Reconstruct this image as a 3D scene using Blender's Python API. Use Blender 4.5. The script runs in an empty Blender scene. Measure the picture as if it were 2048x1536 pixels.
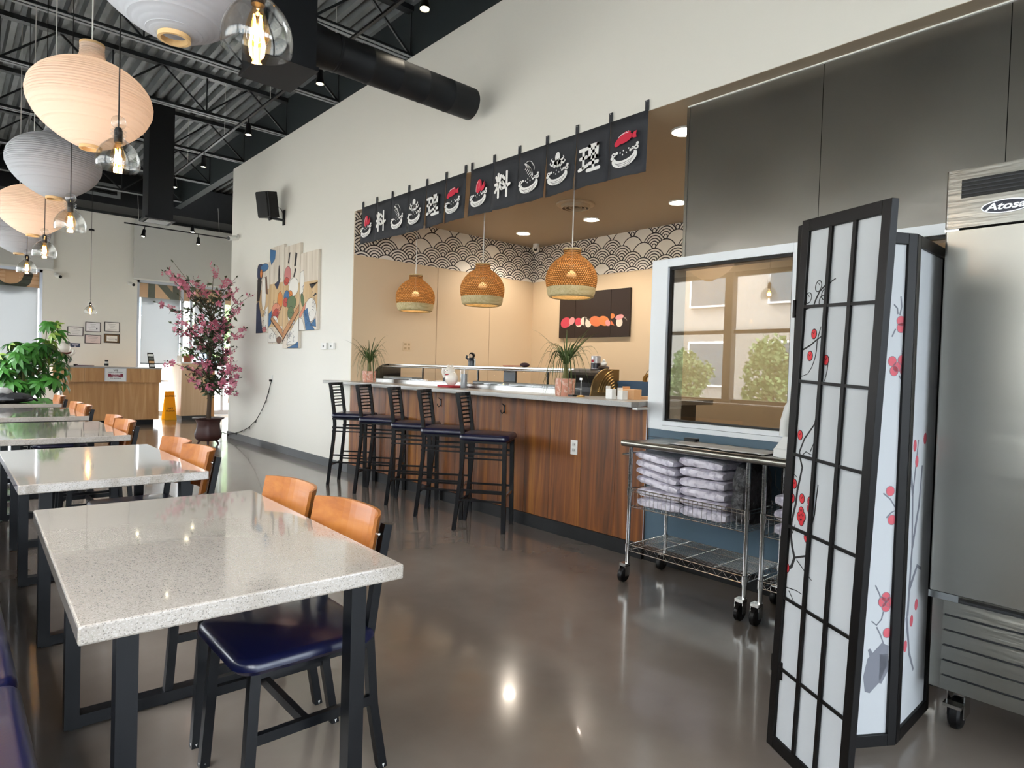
import bpy, math, random
from mathutils import Vector as V, Matrix as M
SC = bpy.context.scene
COL = SC.collection
random.seed(7)
PI = math.pi
R = math.radians

# ------------------------------------------------------------------ camera
def make_camera():
    yaw, pitch, roll, f = R(41.62), R(-1.21), R(1.775), 1284.6
    fw = V((math.sin(yaw)*math.cos(pitch), math.cos(yaw)*math.cos(pitch), math.sin(pitch)))
    rt = V((math.cos(yaw), -math.sin(yaw), 0)); up = rt.cross(fw)
    r2 = rt*math.cos(roll)+up*math.sin(roll); u2 = -rt*math.sin(roll)+up*math.cos(roll)
    cd = bpy.data.cameras.new('camera'); co = bpy.data.objects.new('camera', cd); COL.objects.link(co)
    cd.sensor_fit = 'HORIZONTAL'; cd.sensor_width = 36; cd.lens = f/2048*36; cd.clip_start = .02; cd.clip_end = 300
    m = M((r2, u2, -fw)).transposed().to_4x4(); m.translation = V((0, 0, 1.31)); co.matrix_world = m
    SC.camera = co
make_camera()

# ------------------------------------------------------------------ world, sun, exposure
def make_world():
    w = bpy.data.worlds.new('sky'); SC.world = w; w.use_nodes = True
    nt = w.node_tree; nt.nodes.clear()
    out = nt.nodes.new('ShaderNodeOutputWorld'); bg = nt.nodes.new('ShaderNodeBackground')
    bg.inputs[0].default_value = (.90, .95, 1.0, 1); bg.inputs[1].default_value = 9.0
    nt.links.new(bg.outputs[0], out.inputs[0])
make_world()
def make_sun():
    sd = bpy.data.lights.new('sun', 'SUN'); sd.energy = 9; sd.angle = .01; sd.color = (1, .95, .86)
    so = bpy.data.objects.new('sun', sd); COL.objects.link(so)
    so.rotation_euler = V((-.32, -.80, -.78)).to_track_quat('-Z', 'Y').to_euler(); so.location = (3, 25, 12)
make_sun()
SC.view_settings.view_transform = 'Standard'; SC.view_settings.look = 'None'
SC.view_settings.gamma = 1; SC.view_settings.use_curve_mapping = False
SC.view_settings.exposure = 1.3
SC.cycles.max_bounces = 10; SC.cycles.diffuse_bounces = 6; SC.cycles.glossy_bounces = 5
SC.cycles.transparent_max_bounces = 24; SC.cycles.caustics_reflective = False; SC.cycles.caustics_refractive = False
SC.cycles.sample_clamp_indirect = 6
def portal(loc, normal, w, h):
    d = bpy.data.lights.new('window_daylight_portal', 'AREA'); d.shape = 'RECTANGLE'; d.size = w; d.size_y = h; d.cycles.is_portal = True
    o = bpy.data.objects.new('window_daylight_portal', d); COL.objects.link(o); o.location = loc
    o.rotation_euler = V(normal).to_track_quat('-Z', 'Z').to_euler()
def lamp(name, kind, loc, energy, color=(1, .82, .6), size=.05, spot=None, aim=None, parent=None):
    d = bpy.data.lights.new(name, kind); d.energy = energy; d.color = color
    if kind in ('POINT', 'SPOT'): d.shadow_soft_size = size
    if kind == 'SPOT': d.spot_size = spot or 1.6; d.spot_blend = .6
    o = bpy.data.objects.new(name, d); COL.objects.link(o); o.location = loc
    if aim is not None: o.rotation_euler = V(aim).to_track_quat('-Z', 'Y').to_euler()
    if parent: o.parent = parent; o.location = V(loc)-parent.location
    return o

# ------------------------------------------------------------------ mesh helpers
class MB:
    def __init__(s): s.v = []; s.f = []; s.sm = []; s.uv = None
    def add(s, vs, fs, smooth=False, m=None):
        b = len(s.v)
        s.v += [tuple(m @ V(p)) for p in vs] if m is not None else [tuple(p) for p in vs]
        s.f += [tuple(b+i for i in f) for f in fs]; s.sm += [smooth]*len(fs); return s
    def box(s, x0, x1, y0, y1, z0, z1, m=None):
        vs = [(x, y, z) for x in (x0, x1) for y in (y0, y1) for z in (z0, z1)]
        fs = [(0, 1, 3, 2), (4, 6, 7, 5), (0, 4, 5, 1), (2, 3, 7, 6), (0, 2, 6, 4), (1, 5, 7, 3)]
        return s.add(vs, fs, False, m)
    def obox(s, c, size, rot=None):
        m = M.Translation(V(c)) @ (rot.to_4x4() if rot is not None else M.Identity(4)); a, b, d = [q/2 for q in size]
        return s.box(-a, a, -b, b, -d, d, m)
    def rbox(s, x0, x1, y0, y1, z0, z1, r, n=4, m=None, top=0):
        # box with rounded vertical edges; top>0 also rounds the upper edge
        pts = []
        for cx, cy, a0 in ((x1-r, y1-r, 0), (x0+r, y1-r, 90), (x0+r, y0+r, 180), (x1-r, y0+r, 270)):
            for k in range(n+1):
                a = R(a0+90*k/n); pts.append((cx, cy, math.cos(a), math.sin(a)))
        levels = [(z0, 0), (z1, 0)] if not top else [(z0, top*.6), (z0+top*.6, 0), (z1-top, 0)]+[(z1-top+top*math.sin(t), top*(1-math.cos(t))) for t in (.5, 1.0, PI/2)]
        N = len(pts); vs = []; fs = []
        for z, ins in levels: vs += [(cx+(r-ins)*c, cy+(r-ins)*q, z) for cx, cy, c, q in pts]
        for i in range(len(levels)-1):
            for j in range(N): k = (j+1) % N; fs.append((i*N+j, i*N+k, (i+1)*N+k, (i+1)*N+j))
        s.add(vs, fs, True, m)
        b = len(s.v)-len(vs); L = len(levels)-1
        s.f += [tuple(b+N-1-j for j in range(N)), tuple(b+L*N+j for j in range(N))]; s.sm += [False, False]
        return s
    def tube(s, pts, r, n=8, cap=True, smooth=True, m=None):
        pts = [V(p) for p in pts]; N = len(pts); rr = r if isinstance(r, (list, tuple)) else [r]*N
        vs = []; prev = None
        for i, p in enumerate(pts):
            t = (pts[min(i+1, N-1)]-pts[max(i-1, 0)])
            t = t.normalized() if t.length > 1e-9 else V((0, 0, 1))
            if prev is None:
                a = V((0, 0, 1)) if abs(t.z) < .9 else V((1, 0, 0)); u = t.cross(a).normalized()
            else:
                u = (prev-t*prev.dot(t)); u = u.normalized() if u.length > 1e-6 else t.orthogonal().normalized()
            prev = u; w = t.cross(u)
            off = PI/4 if n == 4 else 0
            for k in range(n):
                a = 2*PI*k/n+off; vs.append(p+(u*math.cos(a)+w*math.sin(a))*rr[i])
        fs = [(i*n+k, i*n+(k+1) % n, (i+1)*n+(k+1) % n, (i+1)*n+k) for i in range(N-1) for k in range(n)]
        s.add(vs, fs, smooth and n > 4, m)
        if cap:
            b = len(s.v)-len(vs); s.f += [tuple(b+n-1-k for k in range(n)), tuple(b+(N-1)*n+k for k in range(n))]; s.sm += [False, False]
        return s
    def bar(s, p, q, w, h=None, up=(0, 0, 1)):
        p, q = V(p), V(q); h = h or w; t = (q-p).normalized(); u = V(up)
        if abs(t.dot(u)) > .98: u = V((1, 0, 0))
        a = t.cross(u).normalized()*w/2; b = t.cross(a).normalized()*h/2
        vs = [c+sa*a+sb*b for c in (p, q) for sa, sb in ((-1, -1), (1, -1), (1, 1), (-1, 1))]
        return s.add(vs, [(0, 3, 2, 1), (4, 5, 6, 7), (0, 1, 5, 4), (1, 2, 6, 5), (2, 3, 7, 6), (3, 0, 4, 7)])
    def lathe(s, prof, n=24, c=(0, 0, 0), uv=False, smooth=True, m=None):
        # prof: (radius, z); an open shell of revolution with a seam so UVs can run around it
        vs = []; fs = []; uvs = []; L = [0]
        for i in range(1, len(prof)): L.append(L[-1]+math.dist(prof[i], prof[i-1]))
        for i, (r, z) in enumerate(prof):
            for k in range(n+1):
                a = 2*PI*k/n; vs.append((c[0]+r*math.cos(a), c[1]+r*math.sin(a), c[2]+z)); uvs.append((k/n, L[i]))
        for i in range(len(prof)-1):
            for k in range(n): j = i*(n+1)+k; fs.append((j, j+1, j+n+2, j+n+1))
        if uv: s.uv = (s.uv or [])+uvs
        return s.add(vs, fs, smooth, m)
    def prism(s, poly, d0, d1, m=None):
        n = len(poly); vs = [(x, y, d0) for x, y in poly]+[(x, y, d1) for x, y in poly]
        fs = [tuple(reversed(range(n))), tuple(range(n, 2*n))]+[(i, (i+1) % n, n+(i+1) % n, n+i) for i in range(n)]
        return s.add(vs, fs, False, m)
    def ribbon(s, pts, ws, d0, d1, m=None):
        n = len(pts); ws = ws if isinstance(ws, (list, tuple)) else [ws]*n; L = []; Q = []
        for i, p in enumerate(pts):
            a = pts[max(i-1, 0)]; b = pts[min(i+1, n-1)]; dx, dy = b[0]-a[0], b[1]-a[1]; l = math.hypot(dx, dy) or 1
            L.append((p[0]-dy/l*ws[i]/2, p[1]+dx/l*ws[i]/2)); Q.append((p[0]+dy/l*ws[i]/2, p[1]-dx/l*ws[i]/2))
        for i in range(n-1): s.prism([Q[i], Q[i+1], L[i+1], L[i]], d0, d1, m)
        return s
    def ball(s, c, r, n=12, k=8, m=None):
        rx, ry, rz = r if isinstance(r, (tuple, list)) else (r, r, r); vs = []; fs = []
        for i in range(k+1):
            t = PI*i/k
            for j in range(n): a = 2*PI*j/n; vs.append((c[0]+rx*math.sin(t)*math.cos(a), c[1]+ry*math.sin(t)*math.sin(a), c[2]+rz*math.cos(t)))
        for i in range(k):
            for j in range(n): q = (j+1) % n; fs.append((i*n+j, (i+1)*n+j, (i+1)*n+q, i*n+q))
        return s.add(vs, fs, True, m)
    def mesh(s, name, mat):
        me = bpy.data.meshes.new(name); me.from_pydata(s.v, [], s.f); me.polygons.foreach_set('use_smooth', s.sm)
        if s.uv and len(s.uv) == len(s.v):
            ul = me.uv_layers.new(name='UVMap')
            for l in me.loops: ul.data[l.index].uv = s.uv[l.vertex_index]
        if mat: me.materials.append(mat)
        if any(s.sm): me.set_sharp_from_angle(angle=R(38))
        me.update(); return me
def link(name, me, parent=None, loc=None, rot=None):
    o = bpy.data.objects.new(name, me); COL.objects.link(o); o.parent = parent
    if loc is not None: o.location = loc
    if rot is not None: o.rotation_euler = rot
    return o
def tag(o, label, cat, group=None, kind=None):
    if label: o['label'] = label
    if cat: o['category'] = cat
    if group: o['group'] = group
    if kind: o['kind'] = kind
    return o
def thing(name, label, cat, loc=(0, 0, 0), rz=0, group=None):
    o = bpy.data.objects.new(name, None); COL.objects.link(o); o.location = loc; o.rotation_euler = (0, 0, rz); o.empty_display_size = .1
    return tag(o, label, cat, group)
def wmat(o):
    m = M.Translation(o.location) @ o.rotation_euler.to_matrix().to_4x4()
    return wmat(o.parent) @ m if o.parent else m
def part(name, mb, mat, parent, world=False, bev=0, label=None):
    if world:
        inv = wmat(parent).inverted(); mb.v = [tuple(inv @ V(p)) for p in mb.v]
    o = link(name, mb.mesh(name, mat), parent)
    if bev: bevel(o, bev)
    if label: o['label'] = label
    return o
def bevel(o, w, seg=2):
    b = o.modifiers.new('bevel', 'BEVEL'); b.width = w; b.segments = seg; b.limit_method = 'ANGLE'; b.angle_limit = R(40)
def solo(name, mb, mat, label, cat, group=None, bev=0):
    o = link(name, mb.mesh(name, mat)); tag(o, label, cat, group)
    if bev: bevel(o, bev)
    return o
def struct(name, mb, mat, parent=None, bev=0):
    o = link(name, mb.mesh(name, mat), parent)
    if not parent: o['kind'] = 'structure'
    if bev: bevel(o, bev)
    return o
def copy_tree(o, parent=None, loc=None, rz=None, label=None, group=None):
    c = o.copy(); COL.objects.link(c); c.parent = parent
    if loc is not None: c.location = loc
    if rz is not None: c.rotation_euler = (0, 0, rz)
    if label: c['label'] = label
    if group: c['group'] = group
    for ch in [q for q in bpy.data.objects if q.parent == o]: copy_tree(ch, c)
    return c
def frame(o, x, y, z=None):
    # matrix with the given origin and axes
    x, y = V(x).normalized(), V(y).normalized(); z = x.cross(y)
    m = M((x, y, z)).transposed().to_4x4(); m.translation = V(o); return m
def on_right_wall(y, z, x): return frame((x, y, z), (0, -1, 0), (0, 0, 1))      # print seen from the room on a wall facing -X
def on_far_wall(x, z, y): return frame((x, y, z), (1, 0, 0), (0, 0, 1))         # on a wall facing -Y
TXT = {}
def text(mb, s, size, m, depth=.001, bold=0, align='CENTER', shear=0):
    key = (s, bold, align, shear)
    if key not in TXT:
        cu = bpy.data.curves.new('lettering', 'FONT'); cu.body = s; cu.size = 1; cu.align_x = align; cu.align_y = 'CENTER'
        cu.offset = bold; cu.extrude = .5; cu.resolution_u = 3; cu.shear = shear
        o = bpy.data.objects.new('lettering', cu); COL.objects.link(o)
        dg = bpy.context.evaluated_depsgraph_get(); me = bpy.data.meshes.new_from_object(o.evaluated_get(dg))
        TXT[key] = ([tuple(v.co) for v in me.vertices], [tuple(p.vertices) for p in me.polygons])
        bpy.data.objects.remove(o); bpy.data.curves.remove(cu); bpy.data.meshes.remove(me)
    vs, fs = TXT[key]
    return mb.add([(x*size, y*size, (z+.5)*depth) for x, y, z in vs], fs, False, m)
def ell(cx, cy, rx, ry, n=20, rot=0, a0=0, a1=360):
    c, q = math.cos(R(rot)), math.sin(R(rot)); out = []
    full = abs(a1-a0) >= 360
    for k in range(n if full else n+1):
        a = R(a0+(a1-a0)*k/n); x, y = rx*math.cos(a), ry*math.sin(a); out.append((cx+x*c-y*q, cy+x*q+y*c))
    return out

# ------------------------------------------------------------------ materials
def lin(h):
    h = h.lstrip('#'); o = []
    for i in (0, 2, 4):
        c = int(h[i:i+2], 16)/255; o.append(c/12.92 if c <= .04045 else ((c+.055)/1.055)**2.4)
    return (*o, 1)
def mat(name, col, rough=.5, metal=0, var=None, bump=None, emit=None, coat=0, spec=.5, stretch=(1, 1, 1), trans=0, alpha=1, sheen=0, rvar=0):
    m = bpy.data.materials.new(name); m.use_nodes = True; nt = m.node_tree; p = nt.nodes['Principled BSDF']
    c = lin(col) if isinstance(col, str) else (*col, 1)
    p.inputs['Base Color'].default_value = c; p.inputs['Roughness'].default_value = rough; p.inputs['Metallic'].default_value = metal
    p.inputs['Specular IOR Level'].default_value = spec; p.inputs['Coat Weight'].default_value = coat; p.inputs['Coat Roughness'].default_value = .04
    p.inputs['Transmission Weight'].default_value = trans; p.inputs['Alpha'].default_value = alpha; p.inputs['Sheen Weight'].default_value = sheen
    m.diffuse_color = c
    if emit: p.inputs['Emission Color'].default_value = lin(emit[0]); p.inputs['Emission Strength'].default_value = emit[1]
    if var or bump or rvar:
        tc = nt.nodes.new('ShaderNodeTexCoord'); mp = nt.nodes.new('ShaderNodeMapping'); mp.inputs['Scale'].default_value = stretch
        nt.links.new(tc.outputs['Object'], mp.inputs[0])
    if var:
        scale, c2, lo, hi = var
        n = nt.nodes.new('ShaderNodeTexNoise'); n.inputs['Scale'].default_value = scale; n.inputs['Detail'].default_value = 6
        nt.links.new(mp.outputs[0], n.inputs['Vector'])
        r = nt.nodes.new('ShaderNodeValToRGB'); r.color_ramp.elements[0].position = lo; r.color_ramp.elements[1].position = hi
        r.color_ramp.elements[0].color = c; r.color_ramp.elements[1].color = lin(c2)
        nt.links.new(n.outputs[0], r.inputs[0]); nt.links.new(r.outputs[0], p.inputs['Base Color'])
        if rvar:
            mr = nt.nodes.new('ShaderNodeMapRange'); mr.inputs[3].default_value = rough-rvar; mr.inputs[4].default_value = rough+rvar
            nt.links.new(n.outputs[0], mr.inputs[0]); nt.links.new(mr.outputs[0], p.inputs['Roughness'])
    if bump:
        n = nt.nodes.new('ShaderNodeTexNoise'); n.inputs['Scale'].default_value = bump[0]; n.inputs['Detail'].default_value = 4
        nt.links.new(mp.outputs[0], n.inputs['Vector']); b = nt.nodes.new('ShaderNodeBump'); b.inputs['Strength'].default_value = bump[1]
        b.inputs['Distance'].default_value = bump[2] if len(bump) > 2 else .01
        nt.links.new(n.outputs[0], b.inputs['Height']); nt.links.new(b.outputs[0], p.inputs['Normal'])
    return m
def wood(name, c1, c2, c3, axis='Z', scale=1.0, rough=.4, rand=True):
    # streaky grain running along the axis, shifted per object so neighbouring boards differ
    m = mat(name, c1, rough); nt = m.node_tree; p = nt.nodes['Principled BSDF']; N = nt.nodes.new; L = nt.links.new
    tc = N('ShaderNodeTexCoord'); mp = N('ShaderNodeMapping'); s = {'X': (.9, 14, 14), 'Y': (14, .9, 14), 'Z': (14, 14, .9)}[axis]
    mp.inputs['Scale'].default_value = [q*scale for q in s]; L(tc.outputs['Object'], mp.inputs[0]); src = mp.outputs[0]
    if rand:
        oi = N('ShaderNodeObjectInfo'); va = N('ShaderNodeVectorMath'); va.operation = 'ADD'; vm = N('ShaderNodeVectorMath'); vm.operation = 'SCALE'
        vm.inputs[0].default_value = (17, 31, 23); L(oi.outputs['Random'], vm.inputs['Scale']); L(src, va.inputs[0]); L(vm.outputs[0], va.inputs[1]); src = va.outputs[0]
    n = N('ShaderNodeTexNoise'); n.inputs['Scale'].default_value = 1; n.inputs['Detail'].default_value = 8; n.inputs['Roughness'].default_value = .6; n.inputs['Distortion'].default_value = 1.8
    L(src, n.inputs['Vector']); r = N('ShaderNodeValToRGB'); e = r.color_ramp.elements
    e[0].position = .3; e[0].color = lin(c2); e[1].position = .72; e[1].color = lin(c3); k = e.new(.5); k.color = lin(c1)
    L(n.outputs[0], r.inputs[0]); L(r.outputs[0], p.inputs['Base Color'])
    b = N('ShaderNodeBump'); b.inputs['Strength'].default_value = .15; b.inputs['Distance'].default_value = .003; L(n.outputs[0], b.inputs['Height']); L(b.outputs[0], p.inputs['Normal'])
    return m
def speckle(name, base, dark, light, scale, rough=.1, coat=.3):
    m = mat(name, base, rough, coat=coat); nt = m.node_tree; p = nt.nodes['Principled BSDF']; N = nt.nodes.new; L = nt.links.new
    tc = N('ShaderNodeTexCoord'); vo = N('ShaderNodeTexVoronoi'); vo.inputs['Scale'].default_value = scale; L(tc.outputs['Object'], vo.inputs['Vector'])
    sp = N('ShaderNodeSeparateColor'); L(vo.outputs['Color'], sp.inputs[0])
    r = N('ShaderNodeValToRGB'); r.color_ramp.interpolation = 'CONSTANT'; e = r.color_ramp.elements
    e[0].position = 0; e[0].color = lin(dark); e[1].position = .09; e[1].color = lin(base); k = e.new(.8); k.color = lin(light)
    L(sp.outputs[0], r.inputs[0]); n = N('ShaderNodeTexNoise'); n.inputs['Scale'].default_value = 6; L(tc.outputs['Object'], n.inputs['Vector'])
    mx = N('ShaderNodeMix'); mx.data_type = 'RGBA'; mx.blend_type = 'MULTIPLY'; mx.inputs[0].default_value = .18
    L(r.outputs[0], mx.inputs[6]); L(n.outputs[0], mx.inputs[7]); L(mx.outputs[2], p.inputs['Base Color']); return m
def pane(name, tint=(1, 1, 1), rough=0.0, ior=1.5, film=None):
    # thin architectural glass: clear film with a Fresnel reflection
    m = bpy.data.materials.new(name); m.use_nodes = True; nt = m.node_tree; nt.nodes.clear(); N = nt.nodes.new; L = nt.links.new
    o = N('ShaderNodeOutputMaterial'); t = N('ShaderNodeBsdfTransparent'); t.inputs[0].default_value = (*tint, 1)
    g = N('ShaderNodeBsdfGlossy'); g.inputs['Roughness'].default_value = rough; lw = N('ShaderNodeLayerWeight'); lw.inputs[0].default_value = .5
    pw = N('ShaderNodeMath'); pw.operation = 'POWER'; pw.inputs[1].default_value = 5; L(lw.outputs['Facing'], pw.inputs[0]); f0 = ((ior-1)/(ior+1))**2*1.9
    fr = N('ShaderNodeMath'); fr.operation = 'MULTIPLY_ADD'; fr.inputs[1].default_value = .9-f0; fr.inputs[2].default_value = f0; L(pw.outputs[0], fr.inputs[0])
    mx = N('ShaderNodeMixShader'); L(fr.outputs[0], mx.inputs[0]); L(t.outputs[0], mx.inputs[1]); L(g.outputs[0], mx.inputs[2]); src = mx.outputs[0]
    if film:
        d = N('ShaderNodeBsdfTranslucent'); d.inputs[0].default_value = lin(film[0]); d2 = N('ShaderNodeBsdfDiffuse'); d2.inputs[0].default_value = lin(film[0])
        m2 = N('ShaderNodeMixShader'); m2.inputs[0].default_value = .5; L(d.outputs[0], m2.inputs[1]); L(d2.outputs[0], m2.inputs[2])
        m3 = N('ShaderNodeMixShader'); m3.inputs[0].default_value = film[1]; L(src, m3.inputs[1]); L(m2.outputs[0], m3.inputs[2]); src = m3.outputs[0]
    L(src, o.inputs[0]); return m
def paper(name, col, translucency=.5, rough=.8):
    m = bpy.data.materials.new(name); m.use_nodes = True; nt = m.node_tree; nt.nodes.clear(); N = nt.nodes.new; L = nt.links.new
    o = N('ShaderNodeOutputMaterial'); d = N('ShaderNodeBsdfDiffuse'); t = N('ShaderNodeBsdfTranslucent'); mx = N('ShaderNodeMixShader')
    d.inputs[0].default_value = lin(col); t.inputs[0].default_value = lin(col); mx.inputs[0].default_value = translucency
    L(d.outputs[0], mx.inputs[1]); L(t.outputs[0], mx.inputs[2]); L(mx.outputs[0], o.inputs[0]); m.diffuse_color = lin(col); return m
def glow(name, col, strength):
    m = bpy.data.materials.new(name); m.use_nodes = True; nt = m.node_tree; nt.nodes.clear()
    o = nt.nodes.new('ShaderNodeOutputMaterial'); e = nt.nodes.new('ShaderNodeEmission'); e.inputs[0].default_value = lin(col); e.inputs[1].default_value = strength
    nt.links.new(e.outputs[0], o.inputs[0]); m.diffuse_color = lin(col); return m
def waves_material():
    # seigaiha wallpaper: fans of concentric arcs, lower rows lying over the upper ones, some fans left blank
    m = mat('wave wallpaper', '#e9e3da', .6); nt = m.node_tree; p = nt.nodes['Principled BSDF']; L = nt.links.new
    def mth(op, a, b=None, c=None):
        n = nt.nodes.new('ShaderNodeMath'); n.operation = op
        for i, q in enumerate((a, b, c)):
            if q is None: continue
            if isinstance(q, (int, float)): n.inputs[i].default_value = q
            else: L(q, n.inputs[i])
        return n.outputs[0]
    tc = nt.nodes.new('ShaderNodeTexCoord'); sx = nt.nodes.new('ShaderNodeSeparateXYZ'); L(tc.outputs['Object'], sx.inputs[0])
    x = mth('ADD', sx.outputs[0], sx.outputs[1]); y = sx.outputs[2]; Rr = .172; h = Rr*.57
    j0 = mth('FLOOR', mth('DIVIDE', y, h)); res = None; cell = None
    for k in (1, 0, -1, -2):
        r = mth('ADD', j0, k); off = mth('MULTIPLY', mth('FLOORED_MODULO', r, 2), Rr)
        i = mth('ROUND', mth('DIVIDE', mth('SUBTRACT', x, off), 2*Rr))
        dx = mth('SUBTRACT', mth('SUBTRACT', x, off), mth('MULTIPLY', i, 2*Rr)); dy = mth('SUBTRACT', y, mth('MULTIPLY', r, h))
        d = mth('SQRT', mth('ADD', mth('MULTIPLY', dx, dx), mth('MULTIPLY', dy, dy)))
        inside = mth('LESS_THAN', d, Rr)
        hsh = mth('FRACT', mth('MULTIPLY', mth('SINE', mth('ADD', mth('MULTIPLY', i, 12.9898), mth('MULTIPLY', r, 78.233))), 437.58))
        if res is None: res, cell = d, hsh
        else:
            res = mth('ADD', mth('MULTIPLY', res, mth('SUBTRACT', 1, inside)), mth('MULTIPLY', d, inside))
            cell = mth('ADD', mth('MULTIPLY', cell, mth('SUBTRACT', 1, inside)), mth('MULTIPLY', hsh, inside))
    ring = mth('FRACT', mth('MULTIPLY', mth('DIVIDE', res, Rr), 4.999))
    line = mth('GREATER_THAN', ring, .62)
    blank = mth('LESS_THAN', cell, .17); rim = mth('GREATER_THAN', res, Rr*.925)
    ink = mth('ADD', mth('MULTIPLY', line, mth('SUBTRACT', 1, blank)), mth('MULTIPLY', rim, blank))
    mx = nt.nodes.new('ShaderNodeMix'); mx.data_type = 'RGBA'; L(ink, mx.inputs[0]); mx.inputs[6].default_value = lin('#ece6dc'); mx.inputs[7].default_value = lin('#1b1418')
    L(mx.outputs[2], p.inputs['Base Color']); return m
def weave_material(name, col, dark):
    m = bpy.data.materials.new(name); m.use_nodes = True; nt = m.node_tree; nt.nodes.clear(); N = nt.nodes.new; L = nt.links.new
    o = N('ShaderNodeOutputMaterial'); uv = N('ShaderNodeUVMap'); mp = N('ShaderNodeMapping'); mp.inputs['Scale'].default_value = (64, 58, 1)
    L(uv.outputs[0], mp.inputs[0]); br = N('ShaderNodeTexBrick'); br.inputs['Scale'].default_value = 1; br.inputs['Mortar Size'].default_value = .19; br.inputs['Brick Width'].default_value = 1; br.inputs['Row Height'].default_value = 1
    br.inputs['Color1'].default_value = lin(col); br.inputs['Color2'].default_value = lin(dark); L(mp.outputs[0], br.inputs['Vector'])
    d = N('ShaderNodeBsdfDiffuse'); t = N('ShaderNodeBsdfTranslucent'); L(br.outputs[0], d.inputs[0]); t.inputs[0].default_value = lin('#c08f58')
    mx = N('ShaderNodeMixShader'); mx.inputs[0].default_value = .3; L(d.outputs[0], mx.inputs[1]); L(t.outputs[0], mx.inputs[2])
    tr = N('ShaderNodeBsdfTransparent'); m2 = N('ShaderNodeMixShader')
    sx = N('ShaderNodeSeparateXYZ'); L(uv.outputs[0], sx.inputs[0]); mr = N('ShaderNodeMapRange'); mr.inputs[1].default_value = .06; mr.inputs[2].default_value = .16; mr.inputs[3].default_value = 0; mr.inputs[4].default_value = .22
    L(sx.outputs[1], mr.inputs[0]); mu = N('ShaderNodeMath'); mu.operation = 'MULTIPLY'; L(br.outputs['Fac'], mu.inputs[0]); L(mr.outputs[0], mu.inputs[1])
    L(mu.outputs[0], m2.inputs[0]); L(mx.outputs[0], m2.inputs[1]); L(tr.outputs[0], m2.inputs[2]); L(m2.outputs[0], o.inputs[0]); m.diffuse_color = lin(col); return m

WHITE = mat('white wall paint', '#e6e4dc', .55, bump=(60, .03))
DARKP = mat('charcoal ceiling paint', '#2a2f33', .55)
DUCTM = mat('matte black duct paint', '#14171b', .55, spec=.3, bump=(4, .04))
DECK = mat('galvanised deck', '#6d7172', .5, .2, var=(3, '#83878a', .4, .7))
JOIST = mat('dark joist paint', '#22272b', .4)
CHORD = mat('pale joist chord', '#7f8486', .45)
CREAM = mat('cream alcove paint', '#dcc6a6', .6, bump=(40, .03))
CONC = mat('polished concrete', '#645b53', .16, var=(1.3, '#7a7067', .35, .7), rvar=.05, coat=.25)
BASEB = mat('black vinyl baseboard', '#0e1012', .5, spec=.3)
GREYB = mat('grey vinyl baseboard', '#46494b', .45)
BLUEW = mat('slate blue wall paint', '#4c6474', .55, bump=(40, .02))
STEEL = mat('brushed stainless', '#98968f', .28, 1.0, bump=(5, .06, .02), stretch=(1, 1, 12))
PANELS = mat('dull stainless sheet', '#979692', .28, 1.0, bump=(1.1, .35, .03))
CHROME = mat('chrome wire', '#c9c9c6', .16, 1.0)
BLACKM = mat('black powder coat', '#06080c', .36, spec=.35)
BLACKP = mat('black plastic', '#060607', .45, spec=.35)
WHITEP = mat('white plastic', '#e4e4e0', .4)
WHITEF = mat('white frame paint', '#e9edf0', .35)
NAVY = mat('navy vinyl', '#0c1030', .3, bump=(90, .05, .002), coat=.15)
QUARTZ = speckle('speckled white quartz', '#a39b91', '#827b73', '#b0a9a0', 420, .1, 1.0)
QUARTZC = speckle('grey white quartz', '#a9a8a4', '#93908c', '#b5b4b0', 420, .28, 0)
BEECH = wood('honey beech ply', '#935722', '#82491b', '#a3682e', 'Y', .6, .35)
BEECHE = mat('pale ply edge', '#d09a5c', .5)
WALNUT = wood('brown laminate planks', '#774318', '#3a210d', '#a66c2c', 'Z', .42, .48)
PLY = wood('plywood desk', '#b98a58', '#a87847', '#cda374', 'Z', .45, .45)
PLYP = wood('pale birch panel', '#d9bb98', '#cfae88', '#e4cbac', 'Z', .3, .5)
GLASS = pane('clear window glass'); GLASST = pane('grey daylight dimming glass', (.66, .68, .70))  # grey tint added on the unseen back windows to weaken their daylight
GLASSK = pane('kitchen window glass', (.72, .70, .66), ior=1.62)
CLEAR = pane('clear blown glass', (.94, .94, .93), ior=1.5)
# ------------------------------------------------------------------ room shell
W = 3.734            # room face of the long white wall
KX = 3.869           # steel sheets above the kitchen window, set back from it
KW = 3.745           # kitchen window and slate blue wall, flush with the bar front
struct('floor', MB().box(-.65, 6.9, -3.5, 16.5, -.1, 0), CONC)
ground = struct('exterior_ground', MB().box(-60, 60, -40, 80, -.3, -.12), mat('pale pavement', '#a9a8a4', .8, var=(.6, '#8f8f8c', .4, .6)))

wr = MB().box(W, 3.90, -3.5, 11.61, 3.182, 4.63).box(W, 3.90, 7.18, 11.61, 0, 3.182).box(3.9, 6.9, 11.45, 11.61, 0, 4.63)
struct('wall_right', wr, WHITE)
struct('wall_right_upper', MB().box(3.765, 3.9, -3.5, 16.5, 4.63, 5.3), mat('dark green grey upper wall', '#232b2e', .6))
struct('wall_alcove_side', MB().box(3.738, 6.9, 7.17, 7.4, 0, 3.18), CREAM)
struct('wall_alcove_back', MB().box(6.745, 6.9, -3.5, 7.17, 0, 3.18), CREAM)
struct('ceiling_alcove', MB().box(3.738, 6.9, -3.5, 7.4, 3.18, 3.3), mat('alcove ceiling paint', '#a3947f', .6))
WAVES = waves_material()
struct('trim_1', MB().box(3.742, 6.741, 7.163, 7.171, 2.66, 3.18), WAVES)
struct('trim_2', MB().box(6.738, 6.746, 2.0, 7.163, 2.66, 3.18), WAVES)
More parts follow.
